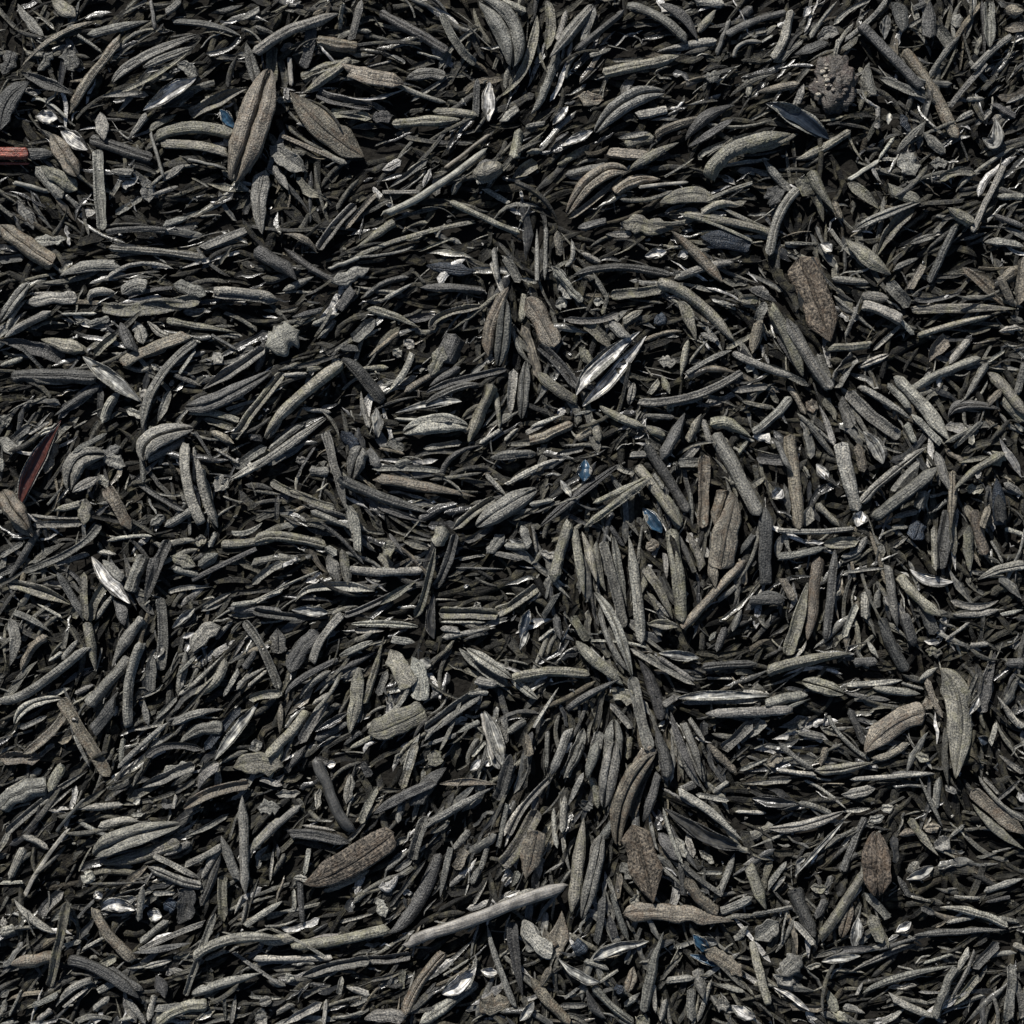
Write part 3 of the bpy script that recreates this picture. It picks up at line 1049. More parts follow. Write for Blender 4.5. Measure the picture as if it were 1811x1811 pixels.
770,280 810,540 850,960 76 nl3
1040,220 1080,500 1110,820 100 no3
870,470 950,590 1050,800 70 no3
1000,380 1010,540 40 ng1
850,640 890,500 46 no1
1140,240 1200,350 1240,470 70 no2
1180,0 1180,220 34 ng1
1450,10 1390,250 1360,480 150 fb3
1290,390 1320,600 84 nb2
1110,860 1230,730 1520,420 62 nb3
1340,680 1450,590 40 nl2
890,835 990,830 1090,850 84 no3
1640,80 1640,330 1650,580 100 nd3
1570,260 1480,390 60 nd1
1010,0 1100,210 90 no2
550,630 680,830 790,1170 60 gl3
580,740 650,950 770,1140 44 ng2
790,1170 840,1400 900,1640 84 ng3
830,1060 920,1230 980,1450 84 nd3
940,1480 990,1650 1010,1811 80 nd2
430,940 560,1070 710,1180 80 no2
400,780 510,940 66 no2
300,780 330,930 60 nd1
20,1180 240,1140 520,1160 74 no3
370,1390 500,1290 710,1180 52 nd3
780,990 950,1090 1190,1220 40 nl2
950,1040 1190,1200 40 ng2
960,1020 1090,1030 1220,1050 60 sl2
530,940 750,950 900,990 20 nl2
660,1250 740,1290 800,1320 90 co2
650,1340 790,1500 50 ng2
160,1490 240,1360 320,1240 26 nl2
1080,1310 1300,1290 1660,1290 60 sl3
1100,1340 1600,1320 34 nl2
1260,1410 1500,1400 1811,1380 72 ng3
1640,1340 1811,1300 70 ng2
990,1350 1080,1290 60 ng1
1040,1400 1100,1600 1200,1811 60 nd2
1120,1470 1180,1620 1230,1811 60 ng2
1160,1440 1260,1590 40 ng2
1270,1590 1350,1680 1460,1790 60 nb3
1370,1640 1440,1570 1560,1450 80 ng2
1540,1560 1640,1450 60 ng2
1480,1770 1660,1690 30 nl2
1660,1730 1750,1680 60 cb1
780,1811 850,1700 930,1620 100 nb3
640,1811 670,1620 670,1440 120 gg2
510,1811 550,1650 580,1520 80 ng2
350,1811 430,1650 480,1500 80 ng2
270,1800 380,1510 60 ng1
240,1770 245,1520 40 ng1
110,1670 150,1520 60 nd1
760,1700 780,1550 46 no1
1330,1010 1390,850 56 nd2
1430,880 1490,740 56 ng2
1280,940 1330,880 40 ng0
1240,1110 1420,1090 1600,1090 60 nd2
1540,740 1640,640 1780,670 60 nd1
1600,790 1650,860 30 nl1
1650,1140 1811,1100 50 ng2
880,350 960,310 70 cb1
930,670 1030,790 24 nl1
220,790 310,640 50 nd1
190,940 290,860 30 nl1
150,200 180,390 24 nl2
90,200 150,330 60 ng1
210,370 300,400 50 cl1
0,290 130,340 50 sl1
1270,1180 1430,1180 16 tl1
650,210 730,330 40 nd0
1280,100 1250,200 40 no0
1250,1450 1250,1550 60 nd0
1000,1450 960,1490 30 sl1
@ 1311 874
230,230 450,240 730,220 40 ng3
500,60 560,150 640,200 44 nd2
240,400 390,380 530,340 62 ng2
530,320 620,310 750,300 80 no2
640,400 740,370 800,270 50 ng2
410,310 530,310 30 sw2
420,930 460,700 500,400 110 nb3
290,1030 360,810 430,560 90 no3
300,1080 380,1010 420,940 30 nl2
540,930 570,650 600,340 56 nd3
170,1135 400,1070 710,1020 86 no3
720,1080 870,1070 62 nd2
650,920 740,700 50 nl2
800,620 800,800 70 nl1
870,730 880,600 50 ng1
900,790 970,980 1070,1130 84 nd3
940,460 970,700 1000,850 66 ng2
1020,520 1120,650 1270,780 76 no2
1080,480 1200,550 1360,560 64 sw2
1040,770 1110,980 80 nd1
650,500 930,470 24 nl2
1340,680 1500,720 1650,680 52 ng2
1350,770 1500,770 1650,740 52 ng3
1660,770 1811,740 30 nl1
1310,940 1460,820 24 nl1
1520,550 1650,480 1811,450 60 nl3
1240,490 1240,200 46 no2
1260,480 1330,100 100 nd1
1340,100 1370,400 54 no2
1370,60 1420,520 50 no2
1450,200 1470,500 74 no2
1480,100 1570,390 74 nb3
1540,210 1590,70 60 nb2
1640,0 1680,180 90 nd2
1100,290 1150,180 100 fu1
960,210 1070,210 40 ng1
970,340 1070,270 30 nl1
390,1200 520,1230 660,1280 90 go3
680,1220 850,1210 1030,1190 44 nl2
660,1270 800,1300 960,1320 44 ng2
840,1240 980,1260 1150,1280 56 nl3
1020,1210 1170,1250 26 nl2
1275,1120 1400,1350 1365,1811 165 fo3
1190,1180 1230,1310 1290,1430 44 nb2
1140,1190 1260,1110 44 nl2
790,1650 960,1480 1180,1400 150 fb3
830,1690 960,1670 1070,1590 50 nb2
1190,1300 1220,1370 90 cb1
690,1370 740,1490 790,1610 60 nd2
560,1420 650,1560 820,1700 34 ng2
360,1530 530,1560 56 ng2
240,1590 350,1690 460,1760 44 ng2
470,1770 640,1760 830,1720 80 no2
0,1410 180,1400 440,1310 50 ng3
150,1350 300,1310 430,1290 80 ng2
0,1600 60,1480 130,1460 60 ng1
0,1270 180,1280 40 nl1
1530,1400 1570,1210 1630,1010 84 nd3
1460,1420 1520,1300 40 sw1
1640,1290 1740,1430 1811,1490 50 nl2
1440,1320 1510,1140 30 ng1
1180,1000 1290,1020 50 co2
1170,940 1270,950 40 sw1
1460,970 1590,960 40 nl1
1690,1090 1811,1080 70 nd1
1520,1560 1580,1590 60 su0
1590,1600 1640,1460 40 nl1
180,1730 260,1680 60 cb1
30,1790 180,1690 30 nl1
230,1770 480,1800 36 nl2
960,1790 1240,1790 40 nd1
510,1740 550,1620 50 nb1
800,930 880,1050 40 nl1
60,680 280,680 70 nd1
260,540 340,690 60 nb1
1690,220 1811,260 34 nl1
1650,1670 1811,1790 40 nl1
1600,300 1680,440 20 nl1
1150,700 1240,900 90 nd0
1120,1670 1200,1700 50 co0
@ 0 1311
0,430 130,330 300,290 150 ng1
40,590 280,380 560,190 56 ng3
320,320 350,240 400,150 70 no2
300,440 460,300 24 nl1
350,590 440,480 550,360 20 td2
160,990 260,800 450,550 26 tl3
60,880 110,770 150,680 60 nl2
150,600 310,690 50 nl2
0,910 150,900 26 nl2
90,1010 200,1130 350,1230 60 nl3
270,1120 310,1040 400,970 76 ng2
320,1160 460,1040 50 ng1
300,1590 370,1350 440,1020 66 no3
80,1420 370,1390 100 nb2
420,1310 520,1280 40 nl1
360,1700 450,1590 590,1530 56 ng1
410,1700 560,1580 24 nl1
210,1690 300,1660 370,1620 46 ng1
430,1410 640,1470 900,1640 100 nd2
610,1070 700,1240 860,1410 80 nb2
530,1330 700,1240 30 nl1
640,1440 740,1380 60 no1
630,1600 720,1550 60 ng1
600,740 780,630 1160,530 130 gl3
640,790 860,740 1160,640 90 no3
630,550 760,515 890,510 70 nl2
500,520 600,570 720,610 36 ng2
500,430 640,420 780,410 50 nl1
520,450 760,445 26 nl1
840,470 920,465 36 nl1
640,1090 730,1040 870,1080 90 sw2
710,1030 880,1000 60 sl1
610,960 650,1010 60 sw0
540,900 590,840 80 cl1
880,1160 920,920 50 nl2
940,1100 1040,1120 80 sw0
1050,1030 1120,1070 90 fu0
1150,950 1200,1030 1140,1170 110 cd1
980,970 1120,975 30 nl1
950,800 1120,880 1290,930 66 ng3
990,730 1110,790 1280,880 44 nl3
1180,800 1300,740 1420,670 50 ng2
1290,880 1370,750 1420,660 50 ng1
1280,1060 1350,900 1420,720 60 nd2
1420,600 1460,730 1520,890 64 ng3
1550,350 1560,700 1570,980 74 ng3
1430,860 1425,1000 1430,1160 76 no2
900,300 1050,230 1250,150 80 ng2
1090,290 1240,190 50 ng2
1180,430 1350,330 1590,280 80 nb3
1200,440 1400,370 1530,340 30 nl2
1270,310 1310,220 1400,160 70 ng2
1190,600 1320,550 1460,470 40 ng2
1050,730 1220,650 60 ng1
1630,690 1690,600 1811,500 64 no2
1650,430 1790,420 80 cg1
1670,240 1811,280 50 ng1
1730,900 1750,690 24 nl1
1240,1390 1480,1270 1811,1270 72 nl3
1310,1400 1450,1340 34 ng2
1180,1640 1260,1420 1380,1100 50 ng3
1230,1620 1420,1560 1680,1480 76 ng3
1490,1360 1650,1460 1811,1560 30 ng1
1610,1400 1811,1390 44 nl2
1570,1190 1680,1110 1811,1020 50 nl2
1500,1110 1560,980 30 nl1
1550,1160 1580,1020 26 nl1
1300,1170 1130,1230 900,1330 44 ng1
900,1290 970,1230 1080,1150 50 ng1
920,1450 1100,1400 36 gl1
840,1360 1230,1290 50 nd1
1000,1500 1060,1640 90 nd0
810,1650 930,1811 50 ng2
950,1790 990,1620 50 nl2
1000,1710 1160,1700 50 ng1
1010,1811 1150,1720 1330,1690 90 no2
760,1790 850,1770 36 nl1
600,1720 700,1640 50 ng1
240,1790 330,1720 46 ng1
60,1760 140,1590 20 tg1
0,1230 90,1200 60 fl1
0,1170 50,1160 60 fl1
1440,1811 1440,1620 24 ng0
1480,1811 1510,1620 34 ng0
1590,1640 1811,1640 26 ng1
1640,1740 1700,1770 80 cg0
0,1811 120,1800 50 ng1
0,1640 60,1590 60 ng0
1110,430 1130,350 30 nl1
1030,400 1110,400 60 cd1
850,400 900,370 40 sl1
500,1130 600,1020 20 td1
700,1450 820,1540 920,1590 60 nd1
@ 450 1311
400,110 500,370 630,590 70 td3
220,590 400,600 620,650 66 nd3
0,690 120,560 300,410 52 ng2
320,920 590,790 890,590 165 fk2
440,970 600,900 740,820 46 nb2
450,1000 740,850 40 nb1
680,530 720,420 790,290 52 no2
590,400 620,210 60 fl1
940,310 990,150 1040,0 60 no2
1010,520 1070,300 1080,180 36 nl1
760,470 920,370 1150,260 80 nd3
1040,400 1120,270 1230,170 100 nd3
1120,80 1160,60 1150,170 80 fo1
1180,280 1350,260 1550,270 56 nb3
1010,760 1050,600 1100,480 80 ng3
1080,560 1250,450 1540,290 66 ng3
1550,380 1600,250 1640,80 90 nd3
1500,0 1570,180 80 sl2
1350,200 1450,110 40 sw1
1480,160 1510,120 50 sw0
840,830 1000,690 44 ng2
900,830 1010,750 50 ng1
820,900 850,940 920,860 60 cw1
940,960 1010,975 36 cw1
860,1220 1020,1080 1190,720 100 nd3
1190,1000 1220,850 1260,680 54 ng2
1280,690 1380,570 50 ng2
1290,820 1350,690 70 nb1
1250,930 1330,860 40 ng1
1390,920 1440,800 50 ng1
1400,1050 1490,890 26 nl1
1430,870 1500,660 36 ng0
970,1300 1480,1110 2010,925 80 tl3
240,1310 600,1260 860,1200 80 no3
300,1290 430,1260 550,1250 46 nl3
540,1160 660,1130 770,1100 24 nl2
380,1220 470,1170 22 nd1
790,1010 840,1120 60 cl1
0,1270 110,1270 240,1250 80 no2
0,1390 250,1395 500,1390 50 nl2
300,1510 530,1430 740,1400 80 ng3
700,1390 850,1390 1000,1370 66 ng3
970,1740 1050,1560 1220,1360 84 nb3
700,1790 820,1760 960,1770 100 ng2
1060,1800 1230,1690 1430,1560 80 nl2
1200,1620 1300,1560 1420,1450 110 sw2
1450,1470 1560,1480 60 sw1
1420,1370 1400,1500 30 fl1
1450,1650 1530,1690 1640,1660 110 cb2
1490,1180 1550,1400 1670,1700 50 ng3
1650,1160 1670,1350 1720,1640 80 nd3
1720,1160 1811,1330 110 fg2
1600,600 1680,450 1811,340 34 nl2
1560,680 1600,500 1620,400 36 nl2
1580,800 1700,650 1811,440 110 no3
1740,880 1811,570 130 fb3
1550,1030 1680,990 1790,950 40 nl2
1600,1000 1700,960 30 sw2
940,1590 950,1460 50 no1
590,1580 740,1620 50 nl2
610,1700 730,1640 40 nl1
540,1620 560,1510 40 nl1
180,1811 290,1750 430,1680 60 nl2
90,1530 200,1570 60 ng1
210,1540 250,1500 60 cl1
0,1640 200,1620 24 ng1
30,1680 110,1650 60 cg1
140,1740 240,1680 40 nl1
10,1800 80,1770 70 cl1
290,900 310,1180 50 nd2
250,950 260,1080 30 nl1
100,900 120,680 26 nl1
0,1140 180,1020 40 nl2
250,880 340,880 40 cl2
320,860 350,690 44 nl1
440,1811 460,1650 40 nl1
400,430 420,300 40 cl1
140,340 290,330 50 cl1
460,150 520,140 50 sw0
300,540 520,570 26 nl1
340,500 500,510 20 nl1
1210,1500 1370,1400 20 nl1
860,1560 880,1500 36 nd0
1700,1790 1790,1670 60 sl1
@ 900 1311
350,240 430,110 470,0 70 ng3
240,180 250,0 40 ng2
500,240 530,130 570,0 84 ng3
520,230 560,330 570,430 56 no2
610,430 640,200 680,0 110 gg3
700,680 750,330 930,70 110 gb3
790,490 840,300 920,130 60 nb3
470,1140 540,850 600,600 84 gg3
520,800 550,660 630,600 50 ng2
600,620 640,560 720,470 60 nd2
400,1100 440,800 480,490 90 no3
100,890 150,700 210,560 130 fb3
0,770 110,600 190,470 110 no3
20,930 60,830 50 ng1
0,600 110,400 280,230 44 ng3
380,410 430,300 480,200 50 ng2
290,430 290,550 310,680 40 nl1
340,580 360,350 50 nl1
480,440 510,380 70 cd2
230,1200 290,1340 340,1100 110 cb2
90,1150 190,1290 280,1340 100 fl2
0,1150 30,1350 60,1640 110 nd1
140,1510 240,1650 390,1811 80 nb2
200,1580 270,1440 60 nb2
320,1400 450,1500 580,1540 60 sl3
480,1410 640,1460 50 ng2
580,1540 700,1470 26 nl2
540,1400 640,1340 900,1290 72 sl3
560,1410 680,1400 860,1310 44 sw3
420,1350 480,1290 90 fu1
560,1290 590,1150 600,1000 64 nd2
640,1110 680,1260 60 nd2
660,970 710,1130 770,1290 50 ng3
790,540 860,760 920,1030 200 fk3
960,590 1040,680 1090,760 90 nd2
1090,760 1110,880 1120,990 44 nd2
720,780 790,880 70 cg1
860,520 900,400 960,210 70 nd2
990,430 1050,640 1110,780 30 nl3
1110,780 1230,890 1370,990 44 ng3
1130,870 1220,1000 1340,1110 84 nb3
740,1110 1000,1100 1430,1150 110 ob3
1360,1090 1460,1050 1560,990 70 ng2
1540,800 1590,950 1650,1080 80 no3
1450,720 1350,950 60 ng1
1200,840 1370,845 26 nl2
1090,330 1270,440 1500,640 60 nl2
1100,310 1200,270 60 ng1
1000,430 1250,590 1510,690 90 sd2
980,300 1200,420 26 ng1
1200,340 1410,380 40 nl1
1270,0 1370,140 1470,220 50 nb3
1480,210 1640,110 50 ng2
1310,330 1410,260 40 ng1
1490,270 1811,250 36 nl2
1080,0 1150,180 1240,300 50 ng2
1140,0 1200,130 1250,260 50 gg2
960,0 990,130 1010,260 60 nd2
1450,450 1650,460 30 nl1
1560,1290 1610,1500 1660,1680 56 no3
1580,1270 1720,1160 120 cg2
1450,1280 1530,1180 60 ng1
870,1740 910,1500 990,1220 80 ng3
940,1740 930,1560 36 nl2
1010,1540 1190,1510 50 nl3
1210,1460 1240,1640 80 ng1
1210,1800 1300,1520 36 nl1
1170,1790 1170,1580 66 ng2
970,1790 1010,1650 50 ng1
760,1600 800,1450 60 fb1
740,1700 840,1610 44 ng2
540,1560 660,1700 800,1811 60 ng3
500,1580 540,1700 620,1780 70 nd2
330,1690 510,1690 40 ng2
360,1650 440,1580 26 ng1
1260,1340 1400,1420 1490,1500 100 ob2
1200,1260 1340,1300 60 sl1
1160,1370 1360,1430 50 sv2
1330,1560 1510,1600 40 nl2
1430,1700 1570,1770 80 sw2
1330,1690 1410,1690 90 cl2
1730,1550 1811,1430 130 cg2
1700,1590 1811,1640 40 sl2
1180,1240 1290,1350 80 sv1
690,1560 720,1610 50 fu0
820,1770 900,1811 80 co1
1660,930 1780,770 50 ng1
780,1040 830,980 50 co1
1560,1110 1811,1060 30 ng1
80,1790 150,1700 60 sl1
230,850 350,770 22 nl1
1070,620 1130,740 50 cl0
1140,600 1180,740 40 cl0
1220,700 1310,780 40 cl0
470,1230 460,1180 520,1100 20 tl1
@ 1311 1311
470,190 560,110 550,30 50 nb2
180,560 400,540 650,450 60 gl3
640,450 830,430 34 nl3
400,250 520,310 670,430 26 nl2
640,340 750,330 860,300 60 fl2
700,250 900,230 1230,200 34 nl2
0,270 340,260 44 nl2
370,400 70,370 70 sd1
340,860 500,680 660,520 28 sl3
350,880 370,780 410,750 40 sl3
650,830 720,660 800,490 60 nd2
870,580 860,800 870,990 160 gk3
790,970 900,1080 940,1140 60 ng3
510,1260 630,1080 790,830 74 no3
640,1260 700,1020 74 gb2
720,1330 750,1130 76 sl3
830,1110 900,1290 84 no2
340,940 400,1100 470,1250 110 nd1
340,1160 470,1300 44 nl2
450,940 540,940 50 co1
1080,490 1150,600 1260,730 60 no3
1010,600 1120,580 60 nb2
1170,560 1270,550 60 cb1
1240,680 1330,620 80 cg2
1330,620 1420,540 34 nl2
1060,890 1230,800 70 sl2
1080,780 1130,840 90 fl1
1480,320 1620,440 1811,590 96 nb3
1480,400 1630,560 1811,690 70 no2
1140,230 1290,550 40 ng1
1240,440 1270,230 56 ng1
1310,300 1380,330 60 ng1
990,1220 1090,1160 60 sw1
1270,1060 1500,1100 1710,1190 60 nl3
1310,1160 1500,1130 30 nl1
1220,1160 1560,1170 30 ng1
1630,1130 1780,1160 36 ng2
1100,1240 1400,1220 1700,1210 50 nd3
880,1330 1080,1270 1330,1210 34 nd2
700,1470 900,1380 1130,1300 46 ng3
520,1420 620,1390 760,1370 50 sl2
570,1340 850,1320 50 nd1
780,1620 1000,1520 1380,1430 56 ng3
1170,1430 1350,1360 24 nl1
1250,1780 1300,1600 1380,1450 64 ng3
1340,1640 1430,1500 1500,1350 30 ng2
1380,1470 1460,1350 50 nl2
1360,1690 1520,1500 60 no2
1480,1450 1650,1290 70 nd1
1700,1811 1720,1650 1720,1420 70 ng3
1730,1480 1790,1650 1790,1780 46 ng2
960,1640 1120,1720 1280,1780 60 nl3
900,1800 1050,1720 46 nl1
560,1600 600,1730 70 no2
620,1790 660,1740 90 co3
650,1700 790,1740 56 ng1
940,1575 1120,1560 34 cl1
740,1620 780,1540 30 nl1
230,1510 300,1560 470,1600 80 ng2
260,1490 380,1380 120 cg2
210,1580 330,1640 440,1730 36 sw2
100,1300 120,1480 180,1680 56 no3
0,1720 90,1780 60 sw1
90,1230 240,1140 100 cg1
80,820 120,980 150,1100 76 no3
0,1040 70,1010 60 ng1
70,1110 200,1130 320,1060 24 nl2
170,920 280,760 40 nl1
200,960 280,860 30 nl1
540,1010 480,1140 60 nd1
1550,960 1811,880 50 ng1
1560,1030 1720,1000 30 nd1
1360,990 1530,1010 26 nl2
1100,1000 1210,1020 16 tl1
1780,320 1811,390 60 sw1
1620,390 1811,230 30 nd1
1550,230 1650,340 24 nl1
1700,160 1811,180 50 ng0
900,440 970,420 50 cl1
820,510 910,480 50 cg1
1000,860 1080,1000 50 nd1
1150,1060 1250,1110 50 nd0
420,1450 510,1430 30 cl1
1750,1300 1811,1330 50 no1"""
Z3 = 3.622
items = []
tx = ty = 0
for ln in DATA.strip().splitlines():
    f = ln.split()
    if f[0] == '@': tx, ty = float(f[1]), float(f[2]); continue
    pts = [tuple(float(v) for v in p.split(',')) for p in f[:-2]]
    pts = [(tx + x / Z3, ty + y / Z3) for x, y in pts]
    w = float(f[-2]) / Z3; kd, col, lev = f[-1][0], f[-1][1], int(f[-1][2])
    if kd == 'n': w *= .80
    (x0, y0), (x1, y1) = pts[0], pts[-1]
    ln_ = math.hypot(x1 - x0, y1 - y0)
    if ln_ < 4: continue
    xm, ym = (pts[1] if len(pts) == 3 else ((x0 + x1) / 2, (y0 + y1) / 2))
    cx, cy = (x0 + x1) / 2 * .5 + xm * .5, (y0 + y1) / 2 * .5 + ym * .5
    bend = math.hypot(xm - (x0 + x1) / 2, ym - (y0 + y1) / 2) / ln_
    ang = math.degrees(math.atan2(-(y1 - y0), x1 - x0)) % 180        # 0 level, 90 upright, <90 rises to the right
    it = dict(pts=pts, w=w, k=kd, c=col, lev=lev, len=ln_, cx=cx, cy=cy, bend=bend, ang=ang)
    dup = False
    for o in items:
        if abs(o['cx'] - cx) < 14 and abs(o['cy'] - cy) < 14:
            da = abs(o['ang'] - ang); da = min(da, 180 - da)
            if da < 16 and o['k'] == kd and abs(o['len'] - ln_) < .45 * max(ln_, o['len']) and math.hypot(o['cx'] - cx, o['cy'] - cy) < 5 + .09 * ln_: dup = True; break
    if not dup: items.append(it)

# ---------------------------------------------------------------- how the bed piles up: a height field the pieces settle on
G = 4.0; MARG = 320; NG = int((SIZE + 2 * MARG) / G) + 2
H = np.full((NG, NG), -75.0)
def cell(x, y):
    return (np.clip(((y + MARG) / G).astype(int), 0, NG - 1), np.clip(((x + MARG) / G).astype(int), 0, NG - 1))
def settle(pts, w, h, sink=.15, q=82, maxtilt=.22):
    P, qv, t = spine(pts, 13, 0)
    hs = []
    for s in (-.3, 0, .3):
        r, c_ = cell(P[:, 0] + qv[:, 0] * w * s, P[:, 1] + qv[:, 1] * w * s)
        hs.append(H[r, c_])
    hh = np.max(hs, 0)
    ln_ = np.hypot(*(P[-1] - P[0])) + 1
    sl = np.clip(np.polyfit(t, hh, 1)[0], -maxtilt * ln_, maxtilt * ln_)
    base = np.percentile(hh - sl * t, q) - sink * h
    arch = rng.uniform(-.015, .05) * ln_
    arch = min(arch, 10)
    zf = lambda tt, base=base, sl=sl, arch=arch: base + sl * tt + arch * (1 - (2 * tt - 1) ** 2)
    d = np.linspace(0, 1, int(ln_ / 3) + 2)
    P2, q2, t2 = spine(pts, len(d), 0)
    for s in np.linspace(-.36, .36, max(2, int(w / 4))):
        r, c_ = cell(P2[:, 0] + q2[:, 0] * w * s, P2[:, 1] + q2[:, 1] * w * s)
        z = zf(t2) + h * .85
        np.maximum.at(H, (r, c_), z)
    return zf

def world(V, zf=None):
    """photo axes to scene axes: centre at origin, y up; scaled so the piece keeps its size at its own height"""
    k = (CAM_H - np.mean(V[:, 2])) / CAM_H
    W = V.copy(); W[:, 0] = (V[:, 0] - SIZE / 2) * k; W[:, 1] = -(V[:, 1] - SIZE / 2) * k
    return W
def place(piece):
    V, F, UV, n, m = piece
    return world(V), F, UV, n, m

def flow(x, y, src=None):
    """local lie of the bed, from the pieces around"""
    d2 = (FX - x) ** 2 + (FY - y) ** 2
    wgt = FL * np.exp(-d2 / (2 * 70.0 ** 2))
    return .5 * math.atan2((wgt * FS).sum(), (wgt * FC).sum() + 1e-9), np.hypot((wgt * FS).sum(), (wgt * FC).sum()) / (wgt.sum() + 1e-9)
lean = [i for i in items if i['len'] > 1.5 * i['w']]
FX = np.array([i['cx'] for i in lean]); FY = np.array([i['cy'] for i in lean]); FL = np.array([i['len'] for i in lean])
_a = np.radians([-i['ang'] for i in lean]); FC, FS = np.cos(2 * _a), np.sin(2 * _a)

def rodn(sk, pts, w, h, tint, hi=False, form=None, **kw):
    """a dried leaf rolled into a rod; or only arched like a gutter turned over; or lying on its back as a trough"""
    zf = kw.pop('zf')
    e0, e1 = [rng.choice([.03, .06, .18, .4], p=[.28, .27, .23, .22]) for _ in (0, 1)]
    if form is None: form = rng.choice(['rod', 'arch', 'trough'], p=[.36, .38, .26])
    n, m = (22, 14) if hi else (8 if math.dist(pts[0], pts[-1]) > 28 else 5, 8)
    if form == 'rod':
        sk.add(place(sweep('n', pts, w, h, n=n, m=m - 1, e0=e0, e1=e1, wob=w * .035, rough=.06, crease=rng.choice([0, .12, .3, .42]) if hi else 0, zfun=zf)), tint)
    else:
        cu = (-1 if form == 'arch' else .8) * w * rng.uniform(.3, .5)
        if form == 'arch': n, m = (n, m + 4)
        th = max(1.2, w * .1) if form == 'trough' else max(1.5, w * .16)
        sk.add(place(sweep('f', pts, w * 1.04, h, n=n, m=m, e0=max(e0, .04), e1=max(e1, .04), wob=w * .04, curl=cu, thick=th, rough=.07, torn=.07, crease=rng.choice([0, .3, .7]), zfun=zf, z0=max(0, -cu))), tint * (1 if form == 'arch' else .8))

# lower layers of loose litter: thousands of fragments nobody could count
litter = Skin()
HOLLOWS = [(365,115,40),(640,300,50),(1240,250,32),(760,505,60),(1180,620,45),(1590,620,52),(1610,940,50),(850,1045,60),(200,1110,46),
           (1650,1200,60),(600,1640,60),(860,1600,48),(1745,1650,55),(1620,1500,50),(690,150,40),(1100,190,36),(1210,1130,40),(470,1290,36),(1330,1410,50),(90,830,40),(1000,380,40),(1480,290,40),(1420,340,40)]
glossy = Skin()
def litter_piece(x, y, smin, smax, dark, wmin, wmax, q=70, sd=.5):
    if dark > .5 and rng.random() < .8:
        for hx, hy, hr in HOLLOWS:
            if (x - hx) ** 2 + (y - hy) ** 2 < hr * hr: return
    a, coh = flow(x, y)
    a += rng.normal(0, (.32 if wmin == 4.2 else .5) if coh > .3 else 1.0)
    ln_ = rng.uniform(smin, smax) * rng.uniform(.6, 1.1); w = rng.uniform(wmin, wmax)
    dx, dy = math.cos(a) * ln_ / 2, math.sin(a) * ln_ / 2
    bd = rng.normal(0, .07) * ln_
    pts = [(x - dx, y - dy), (x - dy / ln_ * 2 * bd, y + dx / ln_ * 2 * bd), (x + dx, y + dy)]
    r = rng.random()
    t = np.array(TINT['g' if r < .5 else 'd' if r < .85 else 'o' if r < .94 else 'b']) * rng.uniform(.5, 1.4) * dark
    if rng.random() < .5:
        h = w * rng.uniform(.5, .9); zf = settle(pts, w, h, sink=.3, q=q, maxtilt=.4)
        if dark > .5 and rng.random() < .35:
            z0_, lift = zf, rng.uniform(-.28, .28) * ln_
            zf = lambda tt: z0_(tt) + max(0, lift) * tt + max(0, -lift) * (1 - tt)
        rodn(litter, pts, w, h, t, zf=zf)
    else:
        w *= rng.uniform(1.0, 1.7); h = 2; curl = rng.uniform(-.4, .4) * w; zf = settle(pts, w, h + abs(curl) * .5, sink=.2, q=q, maxtilt=.5)
        if rng.random() < (.05 if wmin > 3 else .16): t = np.array(TINT['w']) * rng.uniform(.2, .8)  # thin slivers turn white more often, painted stand-ins for fine glints
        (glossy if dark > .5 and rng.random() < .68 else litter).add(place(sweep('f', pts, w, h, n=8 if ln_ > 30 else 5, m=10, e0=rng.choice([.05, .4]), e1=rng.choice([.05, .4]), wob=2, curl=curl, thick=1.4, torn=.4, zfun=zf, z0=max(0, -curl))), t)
NB = [(3200,50,130,.12,7,14),(3400,35,120,.22,5,12),(1600,20,90,.45,4,9),(3300,40,120,.92,4.2,10),(3000,14,70,1.2,1.5,4.2),(2400,4,13,1.0,2,4)]  # bottom layers tinted much darker, painting the shade of the gaps
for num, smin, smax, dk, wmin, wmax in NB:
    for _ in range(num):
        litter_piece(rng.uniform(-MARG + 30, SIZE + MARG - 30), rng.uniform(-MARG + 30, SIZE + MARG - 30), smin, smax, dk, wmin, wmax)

# ---------------------------------------------------------------- which pieces are things of their own
LIMIT = {'n': 250, 'g': 60, 'f': 70, 'o': 20, 's': 60, 'c': 50, 't': 22, 'r': 2}
def inside(i): return -10 < i['cx'] < SIZE + 10 and -10 < i['cy'] < SIZE + 10
for kd, lim in LIMIT.items():
    g_ = sorted([i for i in items if i['k'] == kd and inside(i)], key=lambda i: -i['len'] * i['w'] * (1 + .25 * i['lev']))
    for i in g_[:lim]: i['thing'] = True

